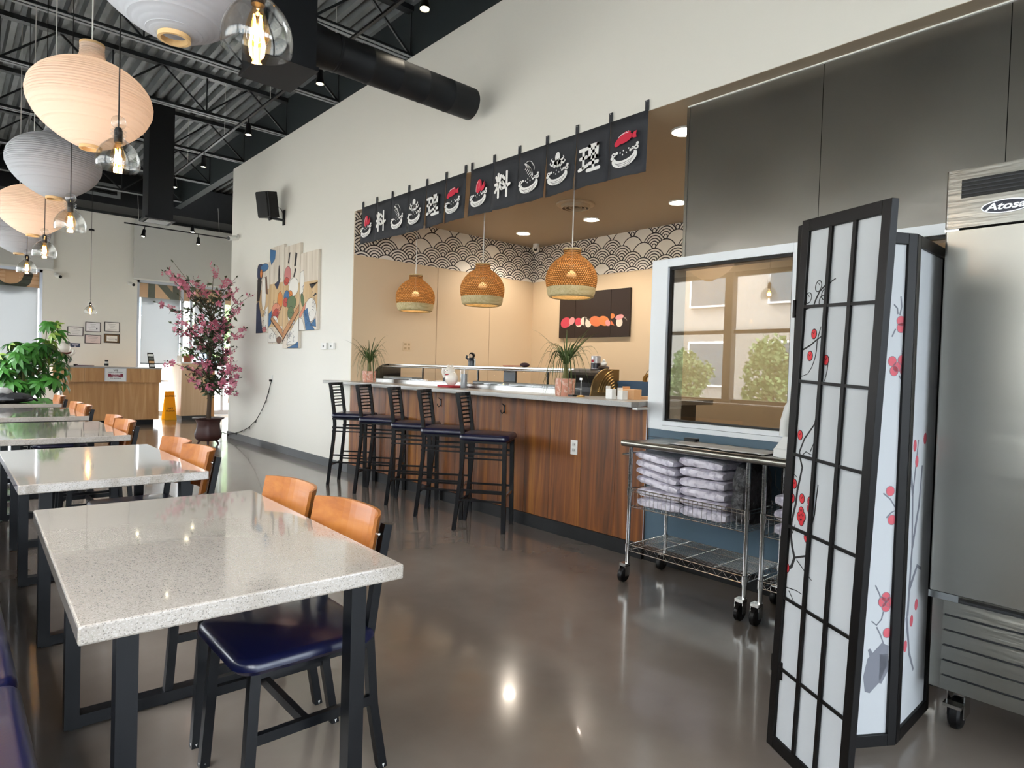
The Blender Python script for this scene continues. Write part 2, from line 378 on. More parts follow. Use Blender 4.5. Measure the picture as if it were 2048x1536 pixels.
for x in (4.98, 5.9): struct('trim_%d' % (3 if x < 5.5 else 4), MB().box(x-.004, x+.004, 7.166, 7.172, 0, 2.66), mat('panel joint', '#c0a688', .6))
struct('baseboard_right', MB().box(3.722, 3.735, 7.17, 11.62, 0, .105), GREYB)
struct('baseboard_counter', MB().box(3.716, 3.76, 2.75, 7.17, 0, .105), BASEB)

# kitchen front: steel sheets above, glazed bay, slate blue wall below
kf = struct('wall_kitchen', MB().box(3.88, 3.96, -3.5, 2.58, 2.113, 3.18), BASEB)
ys = [2.58, 1.675, .785, -.15, -1.1, -2.2, -3.5]
for i in range(6):
    mb = MB(); y0, y1 = ys[i+1]+.002, ys[i]-.002; n = 10
    vs = []; k = 6
    for a in range(n+1):
        for b in range(k+1):
            yy = y0+(y1-y0)*a/n; zz = 2.10+1.08*b/k
            e = math.sin(PI*a/n)*math.sin(PI*b/k)
            vs.append((KX+.008*e*math.sin(3.1*yy+2.3*zz+i*1.7)+.004*e*math.sin(9*yy-4*zz), yy, zz))
    mb.add(vs, [(a*(k+1)+b, a*(k+1)+b+1, (a+1)*(k+1)+b+1, (a+1)*(k+1)+b) for a in range(n) for b in range(k)], True)
    struct('steel_sheet', mb, PANELS, kf)
struct('edge_strip', MB().box(3.862, 3.96, 2.578, 2.60, 2.14, 3.18), STEEL, kf)
struct('caulk_line', MB().box(3.858, 3.872, -3.5, 2.59, 3.172, 3.182), WHITEP, kf)
struct('wall_kitchen_lower', MB().box(KW, 3.96, -3.5, 2.752, 0, .942), BLUEW)
struct('trim_5', MB().box(KW-.004, KW+.004, -3.5, 2.75, .872, .878), mat('dark joint', '#2f414c', .6))
struct('baseboard_kitchen', MB().box(KW-.014, KW+.002, -3.5, 2.74, 0, .105), BASEB)
struct('wall_kitchen_end', MB().box(KW, 3.96, -3.5, .90, .942, 2.113), BLUEW)
def kitchen_window(n, y0, y1, lp, rp):
    x0 = KW-.004
    w = struct('window_%d' % n, MB().box(x0, 3.965, y1, y1+lp, .932, 2.113).box(x0, 3.965, y0-rp, y0, .932, 2.113), WHITEF, bev=.004)
    struct('top_rail', MB().box(x0, 3.965, y0, y1, 2.057, 2.113), WHITEF, w)
    struct('sill', MB().box(x0-.012, 3.965, y0, y1, .932, .963), WHITEF, w); struct('sill', MB().box(x0-.005, 3.965, y0, y1, .965, .995), WHITEF, w)
    g = MB()
    for a, b, c, d in ((y0, y1, 2.041, 2.057), (y0, y1, .995, 1.008), (y0, y0+.012, 1.008, 2.041), (y1-.012, y1, 1.008, 2.041)): g.box(KW+.02, KW+.06, a, b, c, d)
    struct('gasket', g, BLACKP, w)
    struct('pane', MB().box(KW+.036, KW+.04, y0+.012, y1-.012, 1.008, 2.041), GLASSK, w)
kitchen_window(1, 1.757, 2.628, .132, .04)
kitchen_window(2, .94, 1.645, .072, .04)

# long window wall on the left, behind the booth, and the glazed end behind the camera
MULL = mat('dark bronze mullion', '#4a4a48', .4, .4)
struct('wall_left', MB().box(-.85, -.65, -3.5, 16.5, 0, .95).box(-.85, -.65, -3.5, 16.5, 2.78, 5.3), WHITE)
n = 3
for i in range(11):
    y0 = -3.3+1.62*i
    w = struct('window_%d' % n, MB().box(-.80, -.68, y0-.10, y0+.02, .95, 2.78).box(-.78, -.70, y0, y0+1.5, 1.92, 1.97).box(-.78, -.70, y0, y0+1.5, .95, 1.0).box(-.78, -.70, y0, y0+1.5, 2.72, 2.78), MULL); n += 1
    struct('pane', MB().box(-.744, -.740, y0, y0+1.54, .99, 2.73), GLASS, w)
struct('wall_left_pier', MB().box(-.85, -.65, 14.45, 16.5, .95, 2.78), WHITE)
portal((-.9, 5.6, 1.865), (1, 0, 0), 17.6, 1.85)
struct('wall_back', MB().box(-.85, 6.9, -3.7, -3.5, 0, .3).box(-.85, 6.9, -3.7, -3.5, 3.2, 5.3).box(3.6, 6.9, -3.7, -3.5, .3, 3.2), WHITE)
for i in range(3):
    x0 = -.65+1.42*i
    w = struct('window_%d' % n, MB().box(x0-.1, x0+.02, -3.66, -3.54, .3, 3.2).box(x0, x0+1.3, -3.64, -3.56, 2.3, 2.36), MULL); n += 1
    struct('pane', MB().box(x0, x0+1.36, -3.602, -3.598, .3, 3.2), GLASST, w)
portal((1.45, -3.8, 1.75), (0, 1, 0), 4.2, 2.9)

# far wall
FY = 16.5
struct('wall_far', MB().box(1.55, 3.28, FY, FY+.2, 0, 4.45).box(-.65, 1.55, FY, FY+.2, 3.1, 4.45).box(3.28, 6.9, FY, FY+.2, 3.1, 4.45), WHITE)
struct('wall_far_upper', MB().box(-.65, 6.9, FY-.01, FY+.2, 4.45, 5.3), DARKP)
struct('wall_vestibule', MB().box(6.0, 6.2, 11.61, 16.7, 0, 5.3), WHITE)
ALU = mat('pale aluminium', '#c6ccd6', .3, .5)
SHADE = paper('grey solar shade', '#a6a8a9', .5)
BAND = paper('tan sign band', '#a8927a', .3)
LETT = mat('grey green sign letter', '#5f6456', .6)
def far_window(n, x0, x1, mulls, shades):
    mb = MB().box(x0, x0+.05, FY+.02, FY+.12, 0, 3.1).box(x1-.05, x1, FY+.02, FY+.12, 0, 3.1).box(x0, x1, FY+.02, FY+.12, 0, .12).box(x0, x1, FY+.02, FY+.12, 3.04, 3.1)
    for x in mulls: mb.box(x-.03, x+.03, FY+.02, FY+.12, .12, 3.04)
    w = struct('window_%d' % n, mb, ALU)
    struct('pane', MB().box(x0+.05, x1-.05, FY+.07, FY+.074, .12, 3.04), GLASS, w)
    struct('sign_band', MB().box(x0+.05, x1-.05, FY+.085, FY+.09, 2.71, 3.1), BAND, w)
    for a, b, z in shades:
        struct('solar_shade', MB().box(a, b, FY-.012, FY-.009, z, 2.71), SHADE, w); struct('shade_hem_bar', MB().box(a, b, FY-.02, FY-.004, z-.02, z), BLACKM, w)
    return w
w1 = far_window(n, -.65, 1.55, (.4,), ((-.6, .36, .95), (.44, 1.47, 1.15)))
w2 = far_window(n+1, 3.28, 6.0, (4.22, 4.42, 5.15), ((3.36, 4.16, 1.22), (4.48, 5.1, 1.5)))
struct('sign_letter', text(MB(), 'O', .95, on_far_wall(1.02, 2.93, FY+.078), .004, .03), LETT, w1)
struct('sign_letter', text(MB(), 'N', .95, on_far_wall(3.84, 2.95, FY+.078), .004, .03), LETT, w2)
portal((.45, FY+.3, 1.55), (0, -1, 0), 2.2, 3.0); portal((4.6, FY+.3, 1.55), (0, -1, 0), 2.6, 3.0)
BLIND = mat('grey blind fabric', '#cdcdc9', .8)
for i, (a, b) in enumerate(((-.65, 1.72), (3.18, 5.98))):
    o = solo('roller_blind', MB().box(a, b, FY-.10, FY-.07, 3.12, 4.42), BLIND, ['broad grey roller blind panel high on the far wall, left of the certificates', 'broad grey roller blind panel high on the far wall, behind the blossom tree'][i], 'blind', 'far wall blinds')
    part('bottom_bar', MB().box(a, b, FY-.11, FY-.06, 3.09, 3.12), WHITEP, o)

# ceiling: ribbed deck on open-web joists
pr = []
x = -.7; k = 0
while x < 6.95:
    pr += [(x, 5.28), (x+.05, 5.28), (x+.07, 5.20), (x+.13, 5.20)]; x += .15
mb = MB(); vs = [(a, y, b) for y in (-3.6, 16.6) for a, b in pr]; N = len(pr)
mb.add(vs, [(i, i+1, N+i+1, N+i) for i in range(N-1)]); mb.box(-.85, 6.95, -3.7, 16.7, 5.3, 5.4)
ceil = struct('ceiling', mb, DECK)
JY = [-2.5, -.8, .92, 2.63, 4.35, 6.06, 7.76, 9.42, 11.2, 13.05, 14.95]
JL = 4.42; X0 = -.65
chord = MB().box(0, JL, -.055, -.014, 4.65, 4.656).box(0, JL, .014, .055, 4.65, 4.656).mesh('bottom_chord', CHORD)
ang = MB().box(0, JL, -.018, -.012, 4.656, 4.70).box(0, JL, .012, .018, 4.656, 4.70).box(0, JL, -.05, .05, 5.14, 5.195).mesh('joist', JOIST)
webs = []
JS = .552
for s in (0, 1):
    webs.append(MB().bar((0, 0, 4.68) if s == 0 else (0, 0, 5.16), (JS, 0, 5.16) if s == 0 else (JS, 0, 4.68), .022).mesh('web_bar', JOIST))
webs.append(MB().bar((JS, 0, 4.66), (JS, 0, 5.16), .018).mesh('web_bar', JOIST))
for jy in JY:
    j = link('joist', ang, ceil, (X0, jy, 0)); link('bottom_chord', chord, j)
    for q in range(8):
        link('web_bar', webs[q % 2], j, (q*JS, 0, 0))
        if q % 2 == 1: link('web_bar', webs[2], j, (q*JS, 0, 0))
for y0 in (5.2, 11.8): link('bridging_bar', MB().bar((.9, y0-2.5, 4.68), (.9, y0+2.5, 4.68), .03).mesh('bridging_bar', JOIST), ceil)

# ducts
t = thing('air_duct', 'black square duct drop with a round spiral duct running to the white wall', 'duct', (1.80, 4.675, 3.4))
part('box_drop', MB().box(1.62, 1.98, 4.44, 4.91, 3.4, 5.19), DUCTM, t, True)
part('flange', MB().box(1.605, 1.62, 4.425, 4.925, 3.40, 3.43).box(1.98, 1.995, 4.425, 4.925, 3.40, 3.43).box(1.62, 1.98, 4.425, 4.44, 3.40, 3.43).box(1.62, 1.98, 4.91, 4.925, 3.40, 3.43), DUCTM, t, True)
T = frame((0, 4.675, 3.70), (0, 1, 0), (0, 0, 1))    # lathe axis along +X
part('collar', MB().lathe([(0, 1.98), (.165, 1.98), (.155, 2.06), (.137, 2.22)], 28, m=T), DUCTM, t, True)
rp = [(.137, 2.22), (.142, 2.225), (.142, 2.24), (.137, 2.245)]
for q in range(4): rp += [(.137, 2.5+.26*q), (.1395, 2.505+.26*q), (.1395, 2.515+.26*q), (.137, 2.52+.26*q)]
part('round_duct', MB().lathe(rp+[(.137, 3.55), (.12, 3.553), (0, 3.553)], 28, m=T), DUCTM, t, True)
t = thing('air_duct', 'black square duct drop hanging above the far end of the room', 'duct', (2.42, 10.95, 3.4))
part("box_drop", MB().box(2.26, 2.6, 10.77, 11.13, 3.4, 5.18), DUCTM, t, True)
part('flange', MB().box(2.22, 2.63, 10.74, 11.16, 3.4, 3.43), DUCTM, t, True)
part('diffuser', MB().box(2.28, 2.58, 10.80, 11.10, 3.394, 3.40), mat('pale diffuser', '#8b8d8c', .6), t, True)
t = thing('supply_duct', 'wide black duct with a wall grille running across the far wall', 'duct', (2.5, 15.9, 4.5))
part('duct_body', MB().rbox(-.62, 5.98, 15.55, 16.35, 4.48, 5.15, .2), DUCTM, t, True)
part('grille_frame', MB().box(2.02, 2.75, 15.53, 15.552, 4.62, 4.68).box(2.02, 2.75, 15.53, 15.552, 4.84, 4.9).box(2.02, 2.08, 15.53, 15.552, 4.68, 4.84).box(2.69, 2.75, 15.53, 15.552, 4.68, 4.84), CHORD, t, True)
for q in range(3): part('grille_slat', MB().box(2.08, 2.69, 15.535, 15.55, 4.70+.05*q, 4.715+.05*q), JOIST, t, True)
# exterior seen through and mirrored in the glass
FAC = mat('pale facade render', '#a5a29d', .8); GWIN = mat('blue grey facade glass', '#51616b', .15); GFR = mat('pale grey facade cladding', '#8d8c88', .7)
def facade(name, label, o, ax, length, h, floors, cols):
    t = thing(name, label, 'building', o)
    def bx(mb, a0, a1, d0, d1, z0, z1): return mb.box(o[0]+a0, o[0]+a1, o[1]+d0, o[1]+d1, z0, z1) if ax == 'x' else mb.box(o[0]-d1, o[0]-d0, o[1]+a0, o[1]+a1, z0, z1)
    part('wall', bx(MB(), 0, length, 0, 4, 0, h), FAC, t, True); part('plinth', bx(MB(), 0, length, -.1, 0, 0, 3.2), GFR, t, True)
    cw = length/cols
    for fl in range(floors):
        for c in range(cols):
            z0 = 1.0+3.1*fl; a = c*cw+cw*.28
            f = part('window', bx(MB(), a-.08, a+cw*.45+.08, -.16, 0, z0-.08, z0+1.68), WHITEF, t, True)
            part('pane', bx(MB(), a, a+cw*.45, -.18, -.15, z0, z0+1.6), GWIN, f, True)
facade('street_building', 'pale rendered street building opposite the long window wall', (-15, -14, 0), 'y', 36, 12, 4, 11)
facade('street_building', 'pale low building across the street beyond the far windows', (-14, 46, 0), 'x', 44, 10, 3, 12)
# ------------------------------------------------------------------ bar counter
bc = thing('bar_counter', 'long bar counter front clad in brown wood planks', 'counter', (3.8, 4.96, 0))
part('core', MB().box(3.748, 3.97, 2.755, 7.165, 0, 1.083), mat('raw board core', '#8a7a66', .8), bc, True)
yy = 7.168; pi_ = 0
while yy > 2.76:
    w_ = min(.152 if pi_ % 3 else .19, yy-2.75)
    part('plank', MB().box(3.734+.0012*(pi_ % 2), 3.747, yy-w_+.0012, yy, .105, 1.083), WALNUT, bc, True); yy -= w_; pi_ += 1
part('end_strip', MB().box(3.731, 3.744, 2.7515, 2.756, .105, 1.083), ALU, bc, True)
poly = [(3.48, 7.40), (3.48, 2.70), (3.56, 2.70), (3.738, 2.768), (3.97, 2.768), (4.62, 2.768), (4.62, 7.165), (3.728, 7.165), (3.728, 7.40)]
ct = solo('countertop', MB().prism(poly, 1.085, 1.122), QUARTZC, 'pale grey quartz bar top with a clipped corner, overhanging the planks', 'countertop', bev=.003)
part('corner_bracket', MB().box(3.52, 3.66, 2.68, 2.72, 1.068, 1.084), WHITEP, ct)
part('rear_support', MB().box(4.30, 4.58, 2.9, 7.15, 0, 1.084), mat('steel undercounter', '#6f7172', .4, .7), ct)
for i, y in enumerate((5.26, 4.29)):
    t = thing('coat_hook', ['small black hook on the bar front behind the fourth stool', 'small black hook on the bar front right of the nearest stool'][i], 'hook', (3.734, y, .93), group='bag hooks')
    part('back_plate', MB().box(-.006, 0, -.008, .008, 0, .075), BLACKM, t)
    part('prong', MB().tube([(-.004, 0, .06), (-.02, 0, .075), (-.035, 0, .085)], .004, 6).tube([(-.004, 0, .015), (-.03, 0, -.005), (-.045, 0, .012), (-.045, 0, .028)], .004, 6), BLACKM, t)
t = thing('wall_outlet', 'white outlet plate on the brown plank bar front', 'outlet', (3.734, 3.44, .72))
part('plate', MB().box(-.006, 0, -.036, .036, -.058, .058), WHITEP, t, bev=.002)
for z in (-.022, .022): part('socket', MB().rbox(-.0085, -.0055, -.017, .017, z-.014, z+.014, .001), mat('socket face', '#cfcfca', .4), t)
part('slot', MB().box(-.0095, -.008, -.008, -.005, -.029, -.016).box(-.0095, -.008, .005, .008, -.029, -.016).box(-.0095, -.008, -.008, -.005, .016, .029).box(-.0095, -.008, .005, .008, .016, .029), BLACKP, t)

# ------------------------------------------------------------------ noren banners
CLOTH = mat('charcoal banner cloth', '#33353a', .85, bump=(30, .25, .01)); INKW = mat('white fabric print', '#eeeeec', .8); INKR = mat('red fabric print', '#d5324a', .8)
def bowl(mw, mk, m):
    o = ell(0, -.10, .36, .20, 24, 8, 170, 372); i = ell(.0, -.03, .27, .115, 18, 8, 365, 175); mw.prism(o+i, 0, .001, m)
    for cx, cy, r in ((-.31, .02, .06), (-.22, .045, .04), (.33, .07, .065), (.24, .075, .045), (.36, .15, .04), (.17, .04, .035), (-.35, -.05, .05)): mw.prism(ell(cx, cy, r, r*.8, 12), 0, .0012, m)
    for cx, cy in ((-.12, .03), (-.03, .07), (.06, .01), (.12, .09), (-.05, -.02)): mw.prism(ell(cx, cy, .016, .02, 8), 0, .0012, m)
    for k in range(3):
        a = ell(0, -.09-.012*k, .31-.035*k, .115+.03*k, 14, 8, 205+6*k, 335-8*k); mk.ribbon(a, .009, .0013, .0017, m)
    for cx, cy, r in ((-.31, .02, .025), (.335, .075, .028), (.24, .075, .016)): mk.prism(ell(cx, cy, r, r*.7, 10), .0013, .0017, m)
def creature(kind, mw, mr, mk, m):
    if kind == 0:
        mr.prism(ell(.02, .19, .125, .20, 18, -16), 0, .002, m); mr.prism([(.10, .12), (.20, .20), (.28, .31), (.26, .17), (.33, .22), (.24, .06), (.12, .02)], 0, .0018, m)
        mw.ribbon(ell(.0, .16, .09, .19, 10, -16, 120, 230), .012, .002, .0025, m); mw.ribbon([(.03, .33), (.05, .22), (.03, .12)], .008, .002, .0025, m)
    elif kind == 1:
        for k in range(6): mw.prism(ell(-.06+.05*k-.02*abs(k-2), .36-.055*k, .085-.004*k, .03, 12, -35-8*k), 0, .0015, m)
        for k in range(5): mw.ribbon([(-.09+.05*k, .30-.055*k), (-.15+.045*k, .24-.055*k)], .014, 0, .0015, m)
        mw.ribbon(ell(.0, .30, .17, .14, 12, -20, 20, 140), .012, 0, .0015, m); mw.ribbon(ell(.03, .26, .19, .13, 12, -20, -10, 80), .010, 0, .0015, m)
    elif kind == 2:
        mw.prism(ell(.0, .32, .085, .12, 16, -8), 0, .0015, m); mw.prism(ell(0, .18, .13, .07, 14), 0, .0015, m)
        for s in (-1, 1):
            for a, b in ((.22, .24), (.27, .14), (.16, .07), (.06, .04)):
                mw.ribbon([(s*.05, .2), (s*(a-.05), b-.01), (s*a, b+.04), (s*(a-.03), b+.08)], [.06, .05, .035, .015], 0, .0015, m)
        for x in (-.03, .04): mk.prism(ell(x, .27, .012, .012, 8), .0015, .002, m)
    else:
        mr.prism(ell(-.02, .24, .24, .095, 20, 10), 0, .0018, m); mr.prism(ell(-.20, .18, .10, .07, 12, 30), 0, .002, m); mr.prism([(.17, .25), (.25, .33), (.33, .35), (.31, .27), (.33, .2), (.24, .2)], 0, .0018, m)
        mr.prism(ell(.02, .34, .15, .05, 12, 8), 0, .0016, m)
        mw.ribbon(ell(-.02, .26, .2, .10, 12, 10, 50, 140), .012, .0018, .0024, m)
        for k in range(5): mw.ribbon([(-.1+.05*k, .33+.01*k), (-.1+.05*k, .36+.01*k)], .008, .002, .0025, m)
STROKES = {'料': [((-.40, .34), (-.32, .19)), ((-.11, .36), (-.18, .19)), ((-.46, .06), (-.04, .09)), ((-.26, .44), (-.26, -.44)), ((-.28, .04), (-.37, -.12), (-.46, -.22)), ((-.22, .02), (-.07, -.14)), ((.02, .32), (.13, .21)), ((.0, .10), (.11, -.01)), ((-.02, -.15), (.2, -.11), (.46, -.03)), ((.28, .45), (.28, .0), (.27, -.46))],
           '理': [((-.44, .33), (-.09, .35)), ((-.42, .05), (-.12, .07)), ((-.47, -.32), (-.3, -.28), (-.08, -.21)), ((-.27, .33), (-.27, -.26)), ((.02, .41), (.04, .02)), ((.02, .41), (.41, .41)), ((.41, .41), (.38, .02)), ((.04, .215), (.38, .215)), ((.04, .02), (.38, .02)), ((.21, .41), (.21, -.37)), ((.02, -.17), (.42, -.16)), ((-.07, -.39), (.49, -.375))]}
def brush(mw, ch, m):
    mm = m @ M.Diagonal((.66, .72, 1, 1))
    for st_ in STROKES[ch]:
        mw.ribbon(list(st_), .118, 0, .0012, mm)
        for x, y in st_: mw.prism(ell(x, y, .066, .06, 10), 0, .0013, mm)
YB = [[6.965, 6.625, 6.285, 5.945, 5.605, 5.265, 4.935], [4.865, 4.525, 4.185, 3.845, 3.51, 3.17, 2.825]]
for b in range(2):
    t = thing('noren_banner', ['charcoal hanging cloth banner with white waves and red fish, far half of the row', 'charcoal hanging cloth banner with white waves and red fish, near half of the row'][b], 'banner', (W-.012, (YB[b][0]+YB[b][-1])/2, 2.75), group='noren over the bar opening')
    for i in range(6):
        ya, yb = YB[b][i], YB[b][i+1]; w = ya-yb; wob = random.uniform(-.02, .02)
        n, k = 8, 6; vs = []
        for q in range(n+1):
            for z in range(k+1):
                fy = q/n; fz = z/k; d = fz**1.5
                vs.append((W-.014-.014*d*math.sin(PI*fy*1.3+i*1.1+b)-.018*d, ya-.004-(w-.004)*fy+wob*.3*d*(fy-.5), 3.185-.43*fz-.012*d*random.uniform(.6, 1)))
        panel = part('cloth_panel', MB().add(vs, [(q*(k+1)+z, q*(k+1)+z+1, (q+1)*(k+1)+z+1, (q+1)*(k+1)+z) for q in range(n) for z in range(k)], True), CLOTH, t, True)
        so = panel.modifiers.new('thickness', 'SOLIDIFY'); so.thickness = .002
        m = on_right_wall((ya+yb)/2, 2.945, W-.052) @ M.Diagonal((w*.93, w*.93, 1, 1))
        mw, mr, mk = MB(), MB(), MB(); kind = [0, '料', 1, 2, '理', 3][i]
        if isinstance(kind, str): brush(mw, kind, m)
        else: bowl(mw, mk, m @ M.Translation((0, -.12, 0))); creature(kind, mw, mr, mk, m @ M.Translation((0, -.03, 0)))
        part('white_print', mw, INKW, panel, True)['kind'] = 'stuff'
        if mr.v: part('red_print', mr, INKR, panel, True)['kind'] = 'stuff'
        if mk.v: part('line_print', mk, CLOTH, panel, True)['kind'] = 'stuff'
    for i, y in enumerate(YB[b]):
        y = y-.015 if i == 0 else (y+.015 if i == 6 else y)
        part('hanging_tab', MB().box(W-.014, W-.010, y-.016, y+.016, 3.18, 3.255), CLOTH, t, True)
        part('pin', MB().ball((W-.016, y, 3.245), .005, 8, 6), CHROME, t, True)

# ------------------------------------------------------------------ bar stools
def make_stool():
    t = thing('bar_stool', '', 'stool')
    for s in (-1, 1):
        part('rear_leg', MB().tube([(-.225, s*.175, 0), (-.20, s*.17, .25), (-.175, s*.165, .5), (-.165, s*.165, .66), (-.175, s*.165, .80), (-.205, s*.17, 1.0), (-.225, s*.172, 1.115)], [.021]*7, 4), BLACKM, t)
        part('front_leg', MB().bar((.185, s*.175, 0), (.175, s*.165, .725), .034), BLACKM, t)
        part('glide', MB().lathe([(0, 0), (.018, 0), (.018, .012), (0, .012)], 10, (.185, s*.175, 0)), BLACKP, t)
        for z, h in ((.33, .016), (.25, .016), (.63, .018), (.59, .012)): part('side_rung', MB().bar((-.19, s*.17, z), (.18, s*.17, z), .016, h), BLACKM, t)
    part('front_rung', MB().bar((.182, -.17, .29), (.182, .17, .29), .02), CHROME, t); part('rear_rung', MB().bar((-.205, -.17, .22), (-.205, .17, .22), .016), BLACKM, t)
    part('seat_frame', MB().box(-.19, .19, -.18, .18, .715, .735), BLACKM, t)
    part('seat', MB().rbox(-.205, .215, -.205, .205, .735, .788, .06, 6, top=.025), NAVY, t)
    part('top_rail', MB().tube([(-.222, -.17, 1.10), (-.245, -.09, 1.10), (-.252, 0, 1.10), (-.245, .09, 1.10), (-.222, .17, 1.10)], .022, 4), BLACKM, t)
    for q in range(7):
        z = .86+.034*q; x = -.185-(z-.8)*.12
        part('back_slat', MB().tube([(x, -.17, z), (x-.022, -.09, z), (x-.03, 0, z), (x-.022, .09, z), (x, .17, z)], .0085, 4), BLACKM, t)
    return t
st = make_stool()
spots = [(3.395, 4.10), (3.40, 4.68), (3.43, 5.24), (3.45, 5.89), (3.44, 6.49)]
labs = ['black ladder-back bar stool with navy seat, nearest to the steel cart', 'black ladder-back bar stool with navy seat, second from the steel cart', 'black ladder-back bar stool with navy seat, middle one of the row of five', 'black ladder-back bar stool with navy seat, second from the far white wall', 'black ladder-back bar stool with navy seat, farthest one, against the white wall']
for i, (x, y) in enumerate(spots):
    o = st if i == 0 else copy_tree(st)
    o.location = (x, y, 0); o.rotation_euler = (0, 0, R([-52, -50, -47, -50, -46][i])); o['label'] = labs[i]; o['group'] = 'bar stools along the counter'

# ------------------------------------------------------------------ tables, chairs, booth
def make_table(L=1.28):
    t = thing('dining_table', '', 'table')
    part('tabletop', MB().box(-.38, .38, -L/2, L/2, .718, .76), QUARTZ, t, bev=.005)
    for s in (-1, 1):
        y = s*(L/2-.14)
        for q in (-.272, .303): part('leg', MB().box(q-.0225, q+.0225, y-.027, y+.027, .05, .70), BLACKM, t)
        part('foot_bar', MB().box(-.2945, .3255, y-.027, y+.027, .008, .05), BLACKM, t); part('top_bar', MB().box(-.2945, .3255, y-.027, y+.027, .70, .718), BLACKM, t)
        for q in (-1, 1): part('glide', MB().box(q*.26-.02, q*.26+.02, y-.02, y+.02, 0, .008), BLACKP, t)
    return t
def make_chair():
    t = thing('dining_chair', '', 'chair')     # faces +x
    for s in (-1, 1):
        part('rear_leg', MB().tube([(-.245, s*.17, 0), (-.205, s*.17, .22), (-.185, s*.17, .45), (-.207, s*.172, .62), (-.24, s*.172, .80)], .02, 4), BLACKM, t)
        part('front_leg', MB().bar((.20, s*.185, 0), (.175, s*.17, .43), .03), BLACKM, t)
        part('side_rail', MB().bar((-.20, s*.175, .24), (.18, s*.178, .24), .02, .03), BLACKM, t)
        for x, y in ((.2, .185), (-.245, .17)): part('glide', MB().lathe([(0, 0), (.014, 0), (.016, .015), (0, .015)], 8, (x, s*y, 0)), WHITEP, t)
    part('cross_rail', MB().bar((.02, -.178, .24), (.02, .178, .24), .02, .03), BLACKM, t)
    part('seat_frame', MB().box(-.20, .19, -.185, .185, .415, .435), BLACKM, t)
    part('seat', MB().rbox(-.21, .235, -.215, .215, .435, .482, .07, 6, top=.026), NAVY, t)
    n = 12; vs = []
    for z, dx in ((.615, .02), (.70, .005), (.79, -.012), (.835, -.02)):
        for k in range(n+1):
            a = -1+2*k/n; yy = .215*a; x = -.238+.075*abs(a)**3+dx; vs.append((x, yy, z)); vs.append((x+.012, yy, z))
    fs = []; R_ = 2*(n+1)
    for r in range(3):
        for k in range(n):
            a = r*R_+2*k; fs += [(a, a+2, a+R_+2, a+R_), (a+1, a+R_+1, a+R_+3, a+3)]
    for k in range(n): fs += [(2*k, 2*k+1, 2*k+3, 2*k+2), (3*R_+2*k, 3*R_+2*k+2, 3*R_+2*k+3, 3*R_+2*k+1)]
    for r in range(3): fs += [(r*R_, r*R_+R_, r*R_+R_+1, r*R_+1), (r*R_+2*n, r*R_+2*n+1, r*R_+R_+2*n+1, r*R_+R_+2*n)]
    part('backrest', MB().add(vs, fs, False), BEECH, t)
    for s in (-1, 1):
        for z in (.67, .77): part('bolt', MB().ball((-.212, s*.172, z), .009, 8, 6), CHROME, t)
    return t
tb = make_table(); TC = [(.61, 2.175), (.625, 4.03), (.645, 5.91), (.66, 7.76), (.67, 9.70)]
tl = ['speckled white quartz table nearest the camera, on black legs', 'speckled white quartz table, second from the camera', 'speckled white quartz table, third from the camera', 'speckled white quartz table, fourth from the camera', 'speckled white quartz table farthest away, with a black bag on it']
for i, (x, y) in enumerate(TC):
    o = tb if i == 0 else copy_tree(tb)
    o.location = (x, y, 0); o['label'] = tl[i]; o['group'] = 'quartz tables in a row'
tb.rotation_euler = (0, 0, R(-1.6))
ch = make_chair(); n = 0
chairs = [(.845, 1.985, 0, 'nearest the camera at the first table, right side'), (.855, 2.485, 0, 'farther one on the right side of the first table'), (.865, 3.76, 1, 'nearer one at the second table'), (.865, 4.20, 2, 'farther one at the second table'), (.865, 5.65, 1, 'nearer one at the third table'), (.865, 6.12, -2, 'farther one at the third table'), (.87, 7.60, 1, 'nearer one at the fourth table'), (.86, 8.07, -1, 'farther one at the fourth table'), (.875, 9.45, 2, 'at the farthest table, in front of the reception desk')]
for i, (x, y, a, lab) in enumerate(chairs):
    o = ch if i == 0 else copy_tree(ch)
    o.location = (x, y, 0); o.rotation_euler = (0, 0, PI+R(a)); o['label'] = 'honey plywood-back chair with navy seat, '+lab; o['group'] = 'dining chairs tucked in at the quartz tables'
t = thing('booth_bench', 'dark navy vinyl booth bench along the left side of the tables', 'bench', (-.2, 3.5, 0))
part('base', MB().box(-.60, .10, -2.6, 9.8, 0, .36), BLACKP, t, True)
sy = -2.6; k = 0
while sy < 9.7:
    part('seat_cushion', MB().rbox(-.45, .158, sy+.003, sy+1.55-.003, .36, .48, .04, 4, top=.03), NAVY, t, True)
    part('back_cushion', MB().rbox(-.62, -.45, sy+.003, sy+1.55-.003, .46, .93, .04, 4, top=.03), NAVY, t, True); sy += 1.55
part('ledge', MB().box(-.648, -.44, -2.6, 9.8, .931, .949), mat('pale grey ledge', '#8d8a85', .5), t, True)
